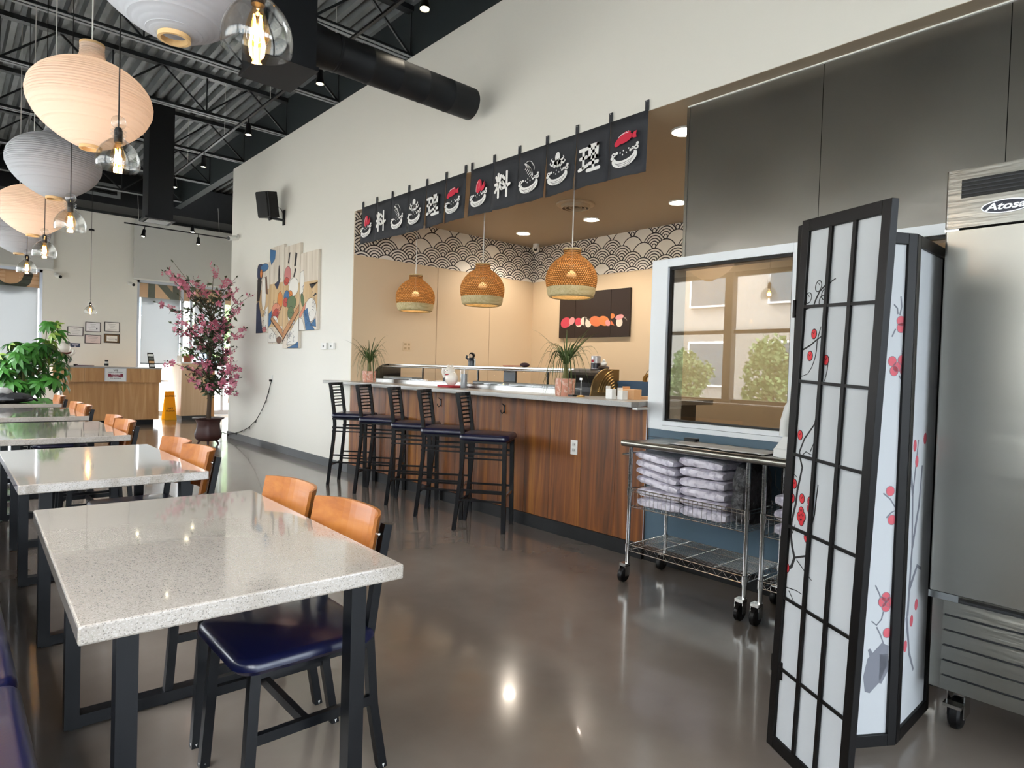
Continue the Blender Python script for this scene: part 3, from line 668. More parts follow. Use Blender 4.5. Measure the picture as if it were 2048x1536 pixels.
# ------------------------------------------------------------------ chrome carts and what they carry
WIRE = CHROME
def make_cart(y0, y1, label):
    t = thing('utility_cart', label, 'cart', (3.45, (y0+y1)/2, 0), group='chrome wire carts')
    xs = (3.25, 3.655)
    for x in xs:
        for y in (y0, y1):
            p = part('post', MB().tube([(x, y, .115), (x, y, .86)], .0127, 10), CHROME, t, True)
            rings = MB()
            for k in range(12): rings.lathe([(.0127, 0), (.0137, .001), (.0137, .003), (.0127, .004)], 10, (x, y, .60+.02*k))
            part('post_grooves', rings, CHROME, p, True)['kind'] = 'stuff'
            [part('collar', MB().lathe([(.0127, 0), (.017, .002), (.017, .05), (.0127, .052)], 12, (x, y, zc)), CHROME, t, True) for zc in (.19, .545)]
            c = part('caster_wheel', MB().lathe([(0, -.016), (.040, -.016), (.046, -.010), (.046, .010), (.040, .016), (0, .016)], 20, m=frame((x-.02, y+.012, .046), (0, 0, 1), (1, 0, 0))), BLACKP, t, True)
            part('caster_fork', MB().box(x-.032, x+.012, y-.012, y-.009, .04, .105).box(x-.032, x+.012, y+.033, y+.036, .04, .105).box(x-.032, x+.014, y-.012, y+.036, .10, .118), CHROME, t, True)
    top = MB().box(xs[0]-.01, xs[1]+.03, y0-.045, y1+.045, .872, .884)
    part('worktop', top, STEEL, t, True, bev=.002); part('rolled_edge', MB().tube([(xs[0]-.022, y0-.05, .876), (xs[0]-.022, y1+.05, .876)], .021, 14), STEEL, t, True)
    if y1 > 2: part('handle', MB().tube([(xs[0]+.0, y1+.01, .80), (xs[0]+.0, y1+.06, .80), (xs[0]+.02, y1+.075, .80), (xs[1]-.02, y1+.075, .80), (xs[1], y1+.06, .80), (xs[1], y1+.01, .80)], .006, 8), CHROME, t, True)
    # bottom shelf with zig-zag truss
    f = MB()
    for x in xs:
        for z in (.198, .235): f.tube([(x, y0, z), (x, y1, z)], .003, 6)
        n = 24
        f.tube([(x, y0+(y1-y0)*k/n, .198 if k % 2 else .235) for k in range(n+1)], .002, 5)
    for y in (y0, y1):
        for z in (.198, .235): f.tube([(xs[0], y, z), (xs[1], y, z)], .003, 6)
        f.tube([(xs[0]+(xs[1]-xs[0])*k/12, y, .198 if k % 2 else .235) for k in range(13)], .002, 5)
    s = part('lower_shelf', f, WIRE, t, True); s['kind'] = 'stuff'
    w = MB()
    for k in range(19): x = xs[0]+(xs[1]-xs[0])*(k+.5)/19; w.tube([(x, y0, .238), (x, y1, .238)], .0017, 5)
    for k in range(3): y = y0+(y1-y0)*(k+1)/4; w.tube([(xs[0], y, .2345), (xs[1], y, .2345)], .0025, 5)
    part('shelf_wires', w, WIRE, s, True)['kind'] = 'stuff'
    b = MB()
    for z, r in ((.59, .003), (.572, .0025), (.475, .003)):
        b.tube([(xs[0], y0, z), (xs[0], y1, z), (xs[1], y1, z), (xs[1], y0, z), (xs[0], y0, z)], r, 6)
    k_ = part('wire_basket', b, WIRE, t, True); k_['kind'] = 'stuff'
    w = MB(); n = 26
    for k in range(n+1):
        y = y0+(y1-y0)*k/n; w.tube([(xs[0], y, .59), (xs[0], y, .475), (xs[1], y, .475), (xs[1], y, .59)], .0014, 5)
    for k in range(1, 10): x = xs[0]+(xs[1]-xs[0])*k/10; w.tube([(x, y0, .475), (x, y1, .475)], .0014, 5)
    part('basket_wires', w, WIRE, k_, True)['kind'] = 'stuff'
    return t
c1 = make_cart(1.72, 2.51, 'chrome wire cart filled with plastic-wrapped packs beside the bar'); c2 = make_cart(.82, 1.63, 'chrome wire cart half hidden behind the folding screen')
part('tool_hooks', MB().tube([(3.27, 1.50, .87), (3.27, 1.50, .74), (3.27, 1.47, .71), (3.27, 1.44, .73), (3.27, 1.43, .87)], .0018, 6).tube([(3.27, 1.58, .83), (3.27, 1.58, .75), (3.27, 1.56, .73)], .0018, 6).tube([(3.27, 1.40, .86), (3.27, 1.38, .74), (3.27, 1.36, .86)], .0018, 6), CHROME, c2, True)
PACK = mat('wrapped white textile', '#cfcbd6', .32, var=(26, '#a49fb0', .52, .66), bump=(22, .9, .012), coat=.5)
def pack(y0, y1, z, h, tilt, label, x0=3.275, x1=3.60, group='wrapped packs on the cart'):
    n, k = 10, 6; vs = []; fs = []; ring = []
    for q in range(16):
        a = 2*PI*q/16; c, s = math.cos(a), math.sin(a)
        ring.append((abs(c)**.28*(1 if c > 0 else -1), abs(s)**.45*(1 if s > 0 else -1)))
    L = (y1-y0); cx = (x0+x1)/2
    for i in range(n+1):
        f = i/n*2-1; sc = (1-abs(f)**16)**.4 if abs(f) < 1 else .6
        sc = max(sc, .62)
        for a, b in ring:
            j = 1+random.uniform(-.03, .03); vs.append(((a*(x1-x0)/2*(.9+.1*sc))*j, f*L/2, b*h/2*sc*(1+random.uniform(-.09, .09))))
    N = 16
    for i in range(n):
        for q in range(N): fs.append((i*N+q, i*N+(q+1) % N, (i+1)*N+(q+1) % N, (i+1)*N+q))
    fs += [tuple(range(N)), tuple(n*N+q for q in reversed(range(N)))]
    mb = MB().add(vs, fs, True); o = solo('wrapped_pack', mb, PACK, label, 'pack', group); o.location = (cx, (y0+y1)/2, z+h/2); o.rotation_euler = (R(tilt), 0, 0); return o
words = ['lowest', 'second', 'third', 'fourth', 'fifth', 'sixth', 'top']
hs = [.062, .058, .05, .046, .05, .052]
z = .481
for i, h in enumerate(hs):
    tl_ = [0, -1, -8, -9, -8, -7][i]; y0 = 2.165+.01*i; z += [0, 0, .012, .002, .002, .002][i]
    pack(y0, 2.475+.004*i, z, h, -tl_, 'clear-wrapped white pack in the left, slanted stack on the cart, '+('lowest' if i == 0 else 'top one' if i == 5 else '%s from the bottom' % words[i])); z += h
z = .481
for i in range(6):
    h = [.062, .056, .055, .058, .058, .056][i]
    pack(1.865+.006*i, 2.155+.004*i, z, h, [0, 0, -1, 1, 0, -2][i]*-1, 'clear-wrapped white pack in the straight middle stack on the cart, '+('lowest' if i == 0 else 'top one' if i == 5 else '%s from the bottom' % words[i])); z += h+.001
# fluffy dark bag
FUZZ = mat('dark grey crinkled bag', '#3d3d40', .55, var=(18, '#202022', .4, .62), bump=(30, 1.0, .03))
mb = MB(); vs = []; n, k = 26, 22
for i in range(k+1):
    t_ = PI*i/k
    for q in range(n):
        a = 2*PI*q/n; c, s = math.cos(a), math.sin(a); f = 1+random.uniform(-.05, .06)
        r = math.sin(t_)**.45*f
        vs.append((3.44+.155*(abs(c)**.6)*(1 if c > 0 else -1)*r, 1.795+.062*(abs(s)**.6)*(1 if s > 0 else -1)*r, .66+.175*(abs(math.cos(t_))**.8)*(1 if math.cos(t_) > 0 else -1)*(1+random.uniform(-.02, .02))))
mb.add(vs, [(i*n+q, (i+1)*n+q, (i+1)*n+(q+1) % n, i*n+(q+1) % n) for i in range(k) for q in range(n)], True)
o = solo('stuffed_bag', mb, FUZZ, 'dark grey crinkled bag squeezed beside the white packs on the cart', 'bag')
for i in range(3): pack(1.26, 1.585, .482+.075*i, .072, i, 'clear-wrapped white pack on the second cart, '+['lowest', 'middle', 'top'][i]+' of three', group='wrapped packs on the second cart')
o = solo('eraser', MB().rbox(3.58, 3.63, 2.26, 2.35, .8845, .912, .01), BLACKP, 'small black block on the cart worktop', 'block', bev=.003)
cl = MB(); vs = []; n = 14
for i in range(n+1):
    for j in range(5):
        vs.append((3.36+.25*j/4+.01*math.sin(i), 1.70+.62*i/n, .886+.006*abs(math.sin(i*1.3+j))))
cl.add(vs, [(i*5+j, (i+1)*5+j, (i+1)*5+j+1, i*5+j+1) for i in range(n) for j in range(4)], True)
o = solo('paper_sheet', cl, mat('creased white sheet', '#dcdad6', .5), 'creased white sheet lying on the first cart worktop', 'sheet'); o.modifiers.new('t', 'SOLIDIFY').thickness = .001
t = thing('ornament', 'white sculpted ornament on a flared base standing on the second cart', 'ornament', (3.44, 1.545, .884))
OM = mat('white matte ornament', '#e2e2de', .5, bump=(9, .3, .01))
part('base', MB().lathe([(0, 0), (.125, 0), (.125, .045), (.118, .05), (.075, .12), (.07, .125), (0, .125)], 4, m=M.Rotation(R(20), 4, 'Z'), smooth=False), OM, t, bev=.004)
part('figure', MB().tube([(-.03, .055, .12), (-.035, .05, .2), (-.03, .035, .27), (-.02, .01, .315), (0, -.03, .32), (0, -.06, .27), (0, -.065, .2), (0, -.06, .12)], [.035, .034, .033, .034, .036, .032, .028, .03], 10), OM, t)
part('brace', MB().tube([(-.03, .03, .26), (-.02, -.02, .18), (0, -.05, .125)], .018, 8), OM, t)

# ------------------------------------------------------------------ folding screen
SHOJI = paper('shoji paper', '#c9ccce', .3); LACQ = mat('black lacquer wood', '#060505', .42, spec=.22); INKB = mat('black ink', '#0c0b0b', .7); INKRED = mat('red blossom ink', '#c3222c', .6); INKP = mat('washed red ink', '#b8505a', .7); INKG = mat('grey ink', '#6c6e76', .8)
BR1 = [[(.043,1.546),(.081,1.552),(.09,1.571),(.107,1.597),(.129,1.612),(.145,1.612),(.16,1.623),(.178,1.63)],[(.036,1.409),(.075,1.424),(.102,1.44),(.121,1.449),(.138,1.461)],[(.107,1.443),(.115,1.468),(.121,1.483)],[(.105,1.44),(.104,1.407),(.097,1.378),(.084,1.35),(.066,1.329),(.046,1.323),(.034,1.32)],[(.161,1.385),(.157,1.342),(.147,1.306)],[(.128,1.286),(.12,1.213),(.109,1.165),(.063,1.113),(.041,1.067),(.046,1.044),(.058,1.017),(.05,.982),(.038,.936),(.033,.891),(.015,.824),(.014,.775),(.024,.738),(.037,.707),(.024,.674),(.003,.658)],[(.037,.707),(.094,.729),(.106,.747),(.111,.79),(.115,.838),(.126,.874),(.13,.916),(.135,.954),(.137,.973)],[(.048,.703),(.097,.673),(.125,.658)],[(-.001,.594),(.051,.6),(.08,.598)],[(.015,.587),(.047,.555)],[(.046,1.049),(.073,1.071),(.094,1.065),(.115,1.063)],[(.094,1.074),(.109,1.104)],[(-.012,1.016),(.012,.99),(.035,.979)],[(.021,.786),(.034,.819)]]
BU1 = [(.089,1.46),(.074,1.388),(.15,1.374),(.041,1.123),(.022,.955),(.014,.905),(.063,.913),(.062,.869),(.054,.85),(.072,.854),(.064,.838),(.103,.911),(.103,.887),(.093,.79),(.001,.662)]
OU1 = [(.055,1.581),(.101,1.615),(.131,1.586),(.121,1.565)]
BR2 = [[(.402,1.613),(.407,1.578),(.401,1.547)],[(.376,1.584),(.39,1.571),(.393,1.55)],[(.386,1.498),(.373,1.47)],[(.408,1.334),(.425,1.31),(.442,1.289)],[(.366,.916),(.395,.895),(.422,.857),(.401,.847),(.382,.829)],[(.35,.588),(.368,.556),(.381,.521)],[(.387,.493),(.38,.465),(.361,.445),(.341,.46)],[(.362,.438),(.379,.409),(.397,.366),(.375,.34)]]
BU2 = [(.406,1.527),(.435,1.511),(.408,1.503),(.432,1.49),(.432,1.421),(.378,1.384),(.387,1.35),(.417,1.389),(.427,1.351),(.399,1.364),(.393,.924),(.404,.821),(.394,.545),(.381,.528),(.407,.527),(.396,.51),(.405,.416)]
sc = thing('folding_screen', 'black framed paper folding screen painted with red plum blossom', 'screen', (2.3, .85, 0))
def screen_panel(A, B, lean, lattice_front):
    d = V((B[0]-A[0], B[1]-A[1], 0)); w = d.length; m = frame((A[0], A[1], 0), d, (0, 0, 1))
    m2 = m @ M.Translation((w/2+(-.02 if lean else 0), .9, 0)) @ M.Rotation(-R(lean), 4, 'Z') @ M.Translation((-w/2, -.9, 0))
    H, s, th = 1.835, .035, .012
    f = MB().box(0, s, .012, H, -th, th, m2).box(w-s, w, .012, H, -th, th, m2).box(s, w-s, .012, .055, -th, th, m2).box(s, w-s, H-.04, H, -th, th, m2)
    pn = part('panel_frame', f, LACQ, sc, True, bev=.002)
    zf = .004 if lattice_front else -.012
    for k in (1, 2): x = s+(w-2*s)*k/3; part('mullion', MB().box(x-.007, x+.007, .055, H-.04, zf, zf+.008, m2), LACQ, pn, True)
    for k in range(1, 7): y = .055+(H-.095)*k/7; part('lattice_bar', MB().box(s, w-s, y-.005, y+.005, zf+.001, zf+.007, m2), LACQ, pn, True)
    cw, chh = (w-2*s)/3, (H-.095)/7
    part('paper', MB().box(s, w-s, .055, H-.04, -.001, .001, m2), SHOJI, pn, True)
    for zz in (.3, 1.55): part('hinge', MB().box(-.012, .004, zz-.03, zz+.03, -.006, .006, m2), LACQ, pn, True)
    return m, m2, pn, w
m, m2, pn, w = screen_panel((2.18, 1.0), (2.0, .668), 2.6, True)
mk, mr, mo = MB(), MB(), MB(); zz = .0012
for i, b in enumerate(BR1):
    wd = {0: .007, 5: .012, 6: .007, 1: .006}.get(i, .0035); mk.ribbon(b, [wd*(1-.55*q/len(b)) for q in range(len(b))] if i != 5 else [.004+.009*q/len(b) for q in range(len(b))], zz, zz+.0006, m)
for x, y in BU1: mk.prism(ell(x, y, .0135, .0175, 14), zz+.0001, zz+.0008, m); mr.prism(ell(x, y, .011, .015, 14), zz+.0003, zz+.0012, m); mk.ribbon([(x-.006, y+.006), (x, y), (x+.004, y+.008)], .002, zz+.0012, zz+.0016, m)
for x, y in OU1: mk.ribbon(ell(x, y, .014, .018, 16, -20)+[ell(x, y, .014, .018, 16, -20)[0]], .003, zz, zz+.0006, m); mk.ribbon([(x, y+.01), (x+.004, y+.003)], .002, zz, zz+.0006, m)
for o_, n_ in ((mk, 'ink_branches'), (mr, 'ink_blossoms')): part(n_, o_, INKB if o_ is mk else INKRED, pn, True)['kind'] = 'stuff'
m, m2, pn, w = screen_panel((2.185, 1.005), (2.57, .77), 0, False)
mk, mr, mg = MB(), MB(), MB()
for b in BR2: mk.ribbon(b, .005, zz, zz+.0006, m)
for x, y in BU2: mr.prism(ell(x, y, .017, .018, 14), zz, zz+.0008, m); mk.ribbon(ell(x, y, .017, .018, 14)+[(x+.017, y)], .0014, zz+.0008, zz+.0011, m)
mg.ribbon([(.335, .205), (.35, .25), (.37, .31), (.40, .375)], [.02, .07, .085, .03], zz, zz+.0005, m); mg.ribbon([(.385, .235), (.40, .29), (.395, .34)], [.012, .04, .03], zz, zz+.0005, m); mg.ribbon([(.335, .36), (.35, .33), (.365, .30)], [.01, .02, .03], zz, zz+.0004, m)
for o_, n_, q in ((mk, 'ink_branches', INKG), (mr, 'ink_blossoms', INKP), (mg, 'ink_trunk', INKG)): part(n_, o_, q, pn, True)['kind'] = 'stuff'
m, m2, pn, w = screen_panel((2.572, .772), (2.955, .778), 0, False)
mk, mr = MB(), MB()
for b in ([(.10, .45), (.12, .7), (.10, .9), (.14, 1.1)], [(.12, .7), (.18, .85), (.2, 1.0)], [(.1, .9), (.06, 1.0)], [(.11, .55), (.19, .62), (.24, .6)], [(.09, .45), (.14, .3), (.2, .22)]): mk.ribbon(b, [.022, .016, .012, .008][:len(b)], zz, zz+.0006, m)
for x, y in ((.10, 1.08), (.13, 1.02), (.15, .42), (.2, .47), (.22, 1.1), (.09, .34)): mr.prism(ell(x, y, .018, .022, 12), zz, zz+.0008, m)
for o_, n_, q in ((mk, 'ink_branches', INKG), (mr, 'ink_blossoms', INKP)): part(n_, o_, q, pn, True)['kind'] = 'stuff'

# ------------------------------------------------------------------ reach-in cooler
DOORS = mat('satin stainless door', '#a9a79f', .34, 1.0, bump=(1.2, .15, .04), stretch=(1, .3, 3))
t = thing('reach_in_cooler', 'tall stainless steel reach-in cooler on casters, cut by the right edge', 'refrigerator', (3.2, .37, 0))
FX = 2.76; CY0, CY1 = 0.0, .735
part('cabinet', MB().box(2.835, 3.60, CY0, CY1, .165, 2.085), STEEL, t, True, bev=.004)
part('top_panel', MB().rbox(2.765, 2.834, CY0, CY1, 1.878, 2.09, .012), STEEL, t, True)
v = part('vent_slot', MB().box(2.760, 2.766, .06, .685, 1.985, 2.05), BLACKP, t, True)
for k in range(4): part('vent_louver', MB().box(2.757, 2.764, .06, .685, 1.995+.014*k, 1.999+.014*k), mat('dark louver', '#24262a', .4), v, True)
part('door', MB().rbox(FX, 2.832, CY0+.01, CY1-.004, .545, 1.868, .012), DOORS, t, True)
part('door_gasket', MB().box(2.80, 2.84, CY0+.012, CY1-.006, .533, 1.876), BLACKP, t, True)
part('hinge', MB().box(2.77, 2.83, .69, .735, 1.868, 1.88), CHROME, t, True); part('hinge', MB().box(2.77, 2.83, .64, .735, .515, .54), CHROME, t, True)
part('kick_plate', MB().box(2.825, 2.84, CY0, CY1, .165, .53), STEEL, t, True)
g = part('grille', MB().box(2.79, 2.826, CY0+.01, .685, .18, .52), mat('grille shadow box', '#26272a', .5), t, True)
for k in range(6):
    z0 = .185+.056*k; mb = MB(); vs = [(2.775, CY0+.008, z0), (2.775, .688, z0), (2.782, CY0+.008, z0+.046), (2.782, .688, z0+.046), (2.80, CY0+.008, z0), (2.80, .688, z0), (2.80, CY0+.008, z0+.046), (2.80, .688, z0+.046)]
    mb.add(vs, [(0, 1, 3, 2), (4, 6, 7, 5), (0, 4, 5, 1), (2, 3, 7, 6), (0, 2, 6, 4), (1, 5, 7, 3)]); part('grille_slat', mb, STEEL, g, True)
for cx, cy in ((2.93, .66), (3.5, .66), (2.93, .08), (3.5, .08)):
    part('caster_plate', MB().box(cx-.06, cx+.05, cy-.045, cy+.045, .150, .166).box(cx-.05, cx+.03, cy+.026, cy+.03, .05, .152).box(cx-.05, cx+.03, cy-.03, cy-.026, .05, .152), CHROME, t, True)
    part('caster_wheel', MB().lathe([(0, -.02), (.05, -.02), (.06, -.012), (.06, .012), (.05, .02), (0, .02)], 24, m=frame((cx-.02, cy, .06), (0, 0, 1), (1, 0, 0))), BLACKP, t, True)
    part('caster_brake', MB().box(cx-.10, cx-.055, cy-.03, cy+.03, .10, .112), CHROME, t, True)
m = on_right_wall(.552, 1.937, 2.7635) @ M.Scale(.86, 4)
lg = part('badge', MB().prism(ell(0, 0, .082, .026, 40, 0), 0, .001, m), mat('badge navy', '#1c2030', .3), t, True)
BW = mat('badge white', '#f4f6fa', .4)
part('badge_rim', MB().ribbon(ell(0, 0, .082, .026, 40)+[(.082, 0)], .0045, .001, .002, m), BW, lg, True)
part('badge_lettering', text(MB(), 'Atosa', .05, m @ M.Translation((-.003, 0, .001)) @ M.Diagonal((1.12, .8, 1, 1)), .001, .03, shear=.25), BW, lg, True)
part('badge_dot', MB().prism(ell(.062, .012, .004, .004, 10), .001, .002, m), BW, lg, True)
# ------------------------------------------------------------------ hanging lamps
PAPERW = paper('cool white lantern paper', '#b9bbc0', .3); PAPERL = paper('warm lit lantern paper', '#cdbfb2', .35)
RINGW = mat('pale bent wood ring', '#c9a877', .5); CORDB = mat('black fabric cord', '#101010', .6); CORDW = mat('white cord', '#d8d8d4', .5)
FIL = glow('filament glow', '#ffb84a', 60); BULBG = pane('amber bulb glass', (1, .82, .58), ior=1.45)
LP = [(.05, .015), (.10, .03), (.18, .08), (.25, .145), (.29, .215), (.30, .27), (.285, .335), (.24, .395), (.17, .445), (.10, .475), (.068, .50), (.058, .53), (.058, .575)]
def smooth_profile(P, n):
    out = []
    for i in range(len(P)-1):
        p0, p1, p2, p3 = P[max(i-1, 0)], P[i], P[i+1], P[min(i+2, len(P)-1)]
        for k in range(n):
            t = k/n; out.append(tuple(.5*((2*p1[j])+(-p0[j]+p2[j])*t+(2*p0[j]-5*p1[j]+4*p2[j]-p3[j])*t*t+(-p0[j]+3*p1[j]-3*p2[j]+p3[j])*t**3) for j in (0, 1)))
    return out+[P[-1]]
def make_lantern(lit):
    t = thing('paper_lantern', '', 'lantern')
    pr = smooth_profile(LP, 12); pr = [(r+(.0032 if i % 3 == 1 else -.0012 if i % 3 == 0 else 0)+.0008*math.sin(i*2.7), z) for i, (r, z) in enumerate(pr)]
    part('shade', MB().lathe(pr, 44), PAPERL if lit else PAPERW, t)
    part('bottom_ring', MB().lathe([(.044, 0), (.055, 0), (.055, .02), (.044, .02), (.044, 0)], 28), RINGW, t)
    part('top_ring', MB().lathe([(.05, .57), (.061, .57), (.061, .583), (.05, .583), (.05, .57)], 28), RINGW, t)
    part('cord', MB().tube([(0, 0, .38), (0, 0, 2.7)], .004, 6), CORDW, t)
    part('bulb', MB().ball((0, 0, .28), .035, 14, 10), glow('lantern bulb lit', '#ffd9a8', 8) if lit else WHITEP, t)
    return t
la = make_lantern(False); lb = make_lantern(True)
ll = [((.62, 2.60, 2.47), 0, 'white paper lantern cut off by the top edge, nearest of the row'), ((.61, 4.29, 2.47), 1, 'large lit peach-toned onion-shaped paper lantern, second in the row'), ((.62, 5.95, 2.49), 0, 'unlit cool white paper lantern, third in the row'), ((.645, 7.75, 2.46), 1, 'lit peach-toned paper lantern, smaller in view, fourth in the row'), ((.66, 9.45, 2.48), 0, 'unlit white paper lantern, farthest one at the left edge')]
used = set()
for loc, lit, lab in ll:
    src = lb if lit else la
    o = src if lit not in used else copy_tree(src); used.add(lit); o.location = loc; o['label'] = lab; o['group'] = 'paper lanterns above the tables'
    if lit: lamp('lantern_light', 'POINT', (loc[0], loc[1], loc[2]+.28), 3.2, (1, .80, .64), .05)
GP = [(.090, 0), (.0925, .025), (.088, .06), (.072, .095), (.05, .12), (.03, .137), (.024, .15)]
def make_glass():
    t = thing('glass_pendant', '', 'pendant lamp')
    pr = smooth_profile(GP, 4)
    part('glass_shade', MB().lathe(pr+[(r-.003, z) for r, z in reversed(pr)], 36), CLEAR, t)
    part('glass_neck', MB().lathe([(.024, .15), (.034, .158), (.024, .166), (.034, .174), (.022, .184)], 24), CLEAR, t)
    part('glass_ball', MB().ball((0, 0, .215), .032, 20, 12), CLEAR, t)
    part('socket', MB().lathe([(0, .12), (.018, .12), (.018, .175), (.012, .19), (0, .19)], 16), BLACKM, t)
    part('cord', MB().tube([(0, 0, .19), (0, 0, 3.04)], .0032, 6), CORDB, t)
    b = part('bulb', MB().lathe([(.012, .12), (.016, .105), (.028, .075), (.033, .05), (.028, .025), (.014, .012), (0, .009)], 20), BULBG, t)
    for k in range(4):
        a = PI/2*k; part('filament', MB().tube([(.009*math.cos(a), .009*math.sin(a), .04), (.012*math.cos(a+.4), .012*math.sin(a+.4), .09)], .0026, 6), FIL, b)
    return t
gl = make_glass()
gs = [((.63, 1.79, 2.155), 'clear glass pendant with glowing filament bulb, nearest the camera'), ((.61, 3.52, 2.20), 'clear glass pendant with glass ball top in front of the lit lantern'), ((.63, 5.18, 2.15), 'clear glass pendant with glass ball top, third from the camera'), ((.655, 6.88, 2.167), 'clear glass pendant with glass ball top, fourth from the camera'), ((.665, 8.55, 2.184), 'clear glass pendant with glass ball top, fifth and lowest in view at left'), ((1.9, 13.1, 2.06), 'small glass pendant hanging alone in front of the certificates')]
for i, (loc, lab) in enumerate(gs):
    o = gl if i == 0 else copy_tree(gl)
    o.location = loc; o['label'] = lab; o['group'] = 'clear glass pendants'
    lamp('pendant_light', 'POINT', (loc[0], loc[1], loc[2]+.055), 2.5, (1, .62, .28), .02)
    if i == 5: part('cord_grip', MB().lathe([(0, 1.42), (.045, 1.42), (.04, 1.445), (.012, 1.455), (0, 1.455)], 16), BLACKM, o)

# rattan pendants over the bar
WEAVE = weave_material('woven rattan', '#dcb27a', '#bb8a52'); RIMR = wood('pale rattan rim', '#c2b184', '#a79665', '#d2c59c', 'X', 2, .6)
RP = [(.222, .085), (.228, .11), (.233, .16), (.226, .215), (.192, .285), (.135, .343), (.092, .372), (.077, .395), (.079, .43)]
def make_rattan():
    t = thing('rattan_pendant', '', 'pendant lamp')
    pr = smooth_profile(RP, 4)
    part('woven_shade', MB().lathe(pr, 56, uv=True), WEAVE, t)
    part('rim_band', MB().lathe([(.172, .002), (.185, -.004), (.205, .008), (.217, .04), (.222, .088), (.216, .088), (.21, .042), (.198, .014), (.172, .002)], 48), RIMR, t)
    part('neck_ring', MB().lathe([(.070, .425), (.082, .425), (.082, .437), (.070, .437), (.07, .425)], 28), RIMR, t)
    part('cord', MB().tube([(0, 0, .26), (0, 0, 3.18-1.985)], .0055, 8), CORDW, t)
    part('socket', MB().lathe([(0, .30), (.02, .30), (.02, .24), (0, .24)], 14), WHITEP, t)
    part('bulb', MB().ball((0, 0, .195), .045, 16, 10), glow('rattan bulb lit', '#ffc98a', 6), t)
    return t
ra = make_rattan()
for i, (y, lab) in enumerate(((4.02, 'woven rattan pendant over the bar, nearest, in front of the sushi picture'), (5.30, 'woven rattan pendant over the bar, middle one'), (6.58, 'woven rattan pendant over the bar, farthest, near the alcove side wall'))):
    o = ra if i == 0 else copy_tree(ra)
    o.location = (4.25, y, 1.985); o['label'] = lab; o['group'] = 'rattan pendants'
    lamp('rattan_light', 'POINT', (4.25, y, 2.18), 3.5, (1, .74, .48), .05)

# recessed lights, vent and dome camera in the alcove ceiling
DL = glow('downlight diffuser', '#fff1d8', 22)
dl_ = [((4.22, 2.86), 'recessed ceiling light partly behind the steel sheet edge'), ((5.92, 4.06), 'recessed ceiling light right of the round vent'), ((5.89, 5.27), 'recessed ceiling light nearest behind the round vent'), ((5.89, 6.49), 'recessed ceiling light farthest into the alcove corner')]
for (x, y), lab in dl_:
    t = thing('recessed_light', lab, 'ceiling light', (x, y, 3.165), group='alcove downlights')
    part('trim_ring', MB().lathe([(.075, .012), (.095, 0), (.10, .006), (.10, .0145), (.075, .0145)], 32), WHITEP, t)
    part('diffuser', MB().lathe([(0, .006), (.075, .006), (.075, .013), (0, .013)], 32), DL, t)
    lamp('downlight', 'SPOT', (x, y, 3.155), 38, (1, .87, .74), .07, 2.5, (0, 0, -1))
for y in (1.4, -.6): lamp('kitchen_downlight', 'SPOT', (5.6, y, 3.155), 40, (1, .78, .55), .07, 2.5, (0, 0, -1))
t = thing('ceiling_vent', 'round ceiling vent with concentric rings in the alcove', 'vent', (5.25, 4.94, 3.14))
VM = mat('beige vent enamel', '#b9a78c', .5)
part('flange', MB().lathe([(.16, .02), (.21, .025), (.215, .039), (.16, .039)], 36), VM, t)
for r in (.145, .105, .06): part('ring', MB().lathe([(r, -.012+(.15-r)*.1), (r+.012, -.012+(.15-r)*.1), (r+.02, .022), (r+.008, .022), (r, -.012+(.15-r)*.1)], 32), VM, t)
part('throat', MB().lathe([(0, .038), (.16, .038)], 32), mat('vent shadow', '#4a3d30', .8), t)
t = thing('dome_camera', 'small white dome camera in the alcove ceiling corner', 'camera', (6.52, 6.9, 3.06))
part('mount', MB().lathe([(0, .119), (.045, .119), (.045, .07), (0, .07)], 20), WHITEP, t)
part('ball', MB().ball((0, 0, .045), .055, 18, 12), WHITEP, t)
part('lens', MB().lathe([(0, 0), (.026, 0), (.026, .02), (0, .02)], 18, m=frame((-.042, -.032, .03), (0, 0, 1), (.6, -.8, 0))), BLACKP, t)

# track spots
LAMPD = glow('spot lamp face', '#fff0c8', 14)
def make_spot():
    t = thing('track_spot', '', 'spotlight')
    part('stem', MB().tube([(0, 0, .10), (0, 0, .19)], .008, 8), BLACKM, t)
    part('can', MB().lathe([(.016, .125), (.03, .11), (.034, .03), (.044, -.005), (.044, -.03), (.038, -.03), (.036, .0), (0, .0)], 20), BLACKM, t)
    part('lamp_face', MB().lathe([(0, -.036), (.022, -.032), (.036, -.018), (.036, -.012), (0, -.012)], 18), LAMPD, t); return t
sp = make_spot(); TZ = 4.42
tr1 = solo('light_track', MB().box(2.885, 2.915, 3.9, 12.4, TZ, TZ+.022), BLACKM, 'long black light track running along the white wall', 'track')
for q, y in enumerate((4.35, 6.06, 7.76, 9.42, 11.2)): part('hanger_rod', MB().tube([(2.9, y, TZ+.02), (2.9, y, 5.19)], .003, 6), CORDW, tr1)
sl = [((2.9, 8.48, 4.24), (0, 0)), ((2.9, 6.40, 4.24), (0, 0)), ((2.9, 4.47, 4.24), (-12, 10)), ((2.9, 10.36, 4.24), (14, 0)), ((2.9, 11.96, 4.24), (0, 0)), ((3.03, 14.8, 3.82), (0, 18)), ((4.07, 14.8, 3.82), (0, 0))]
sn = ['black track spot third from the near end, just above the white wall top edge', 'black track spot directly under the square duct drop', 'black track spot cut by the top edge right of the round duct', 'black track spot fourth along the long track', 'black track spot at the far end of the long track', 'black tilted spot on the far track left of the hanging duct', 'black spot on the far track above the blossom tree']
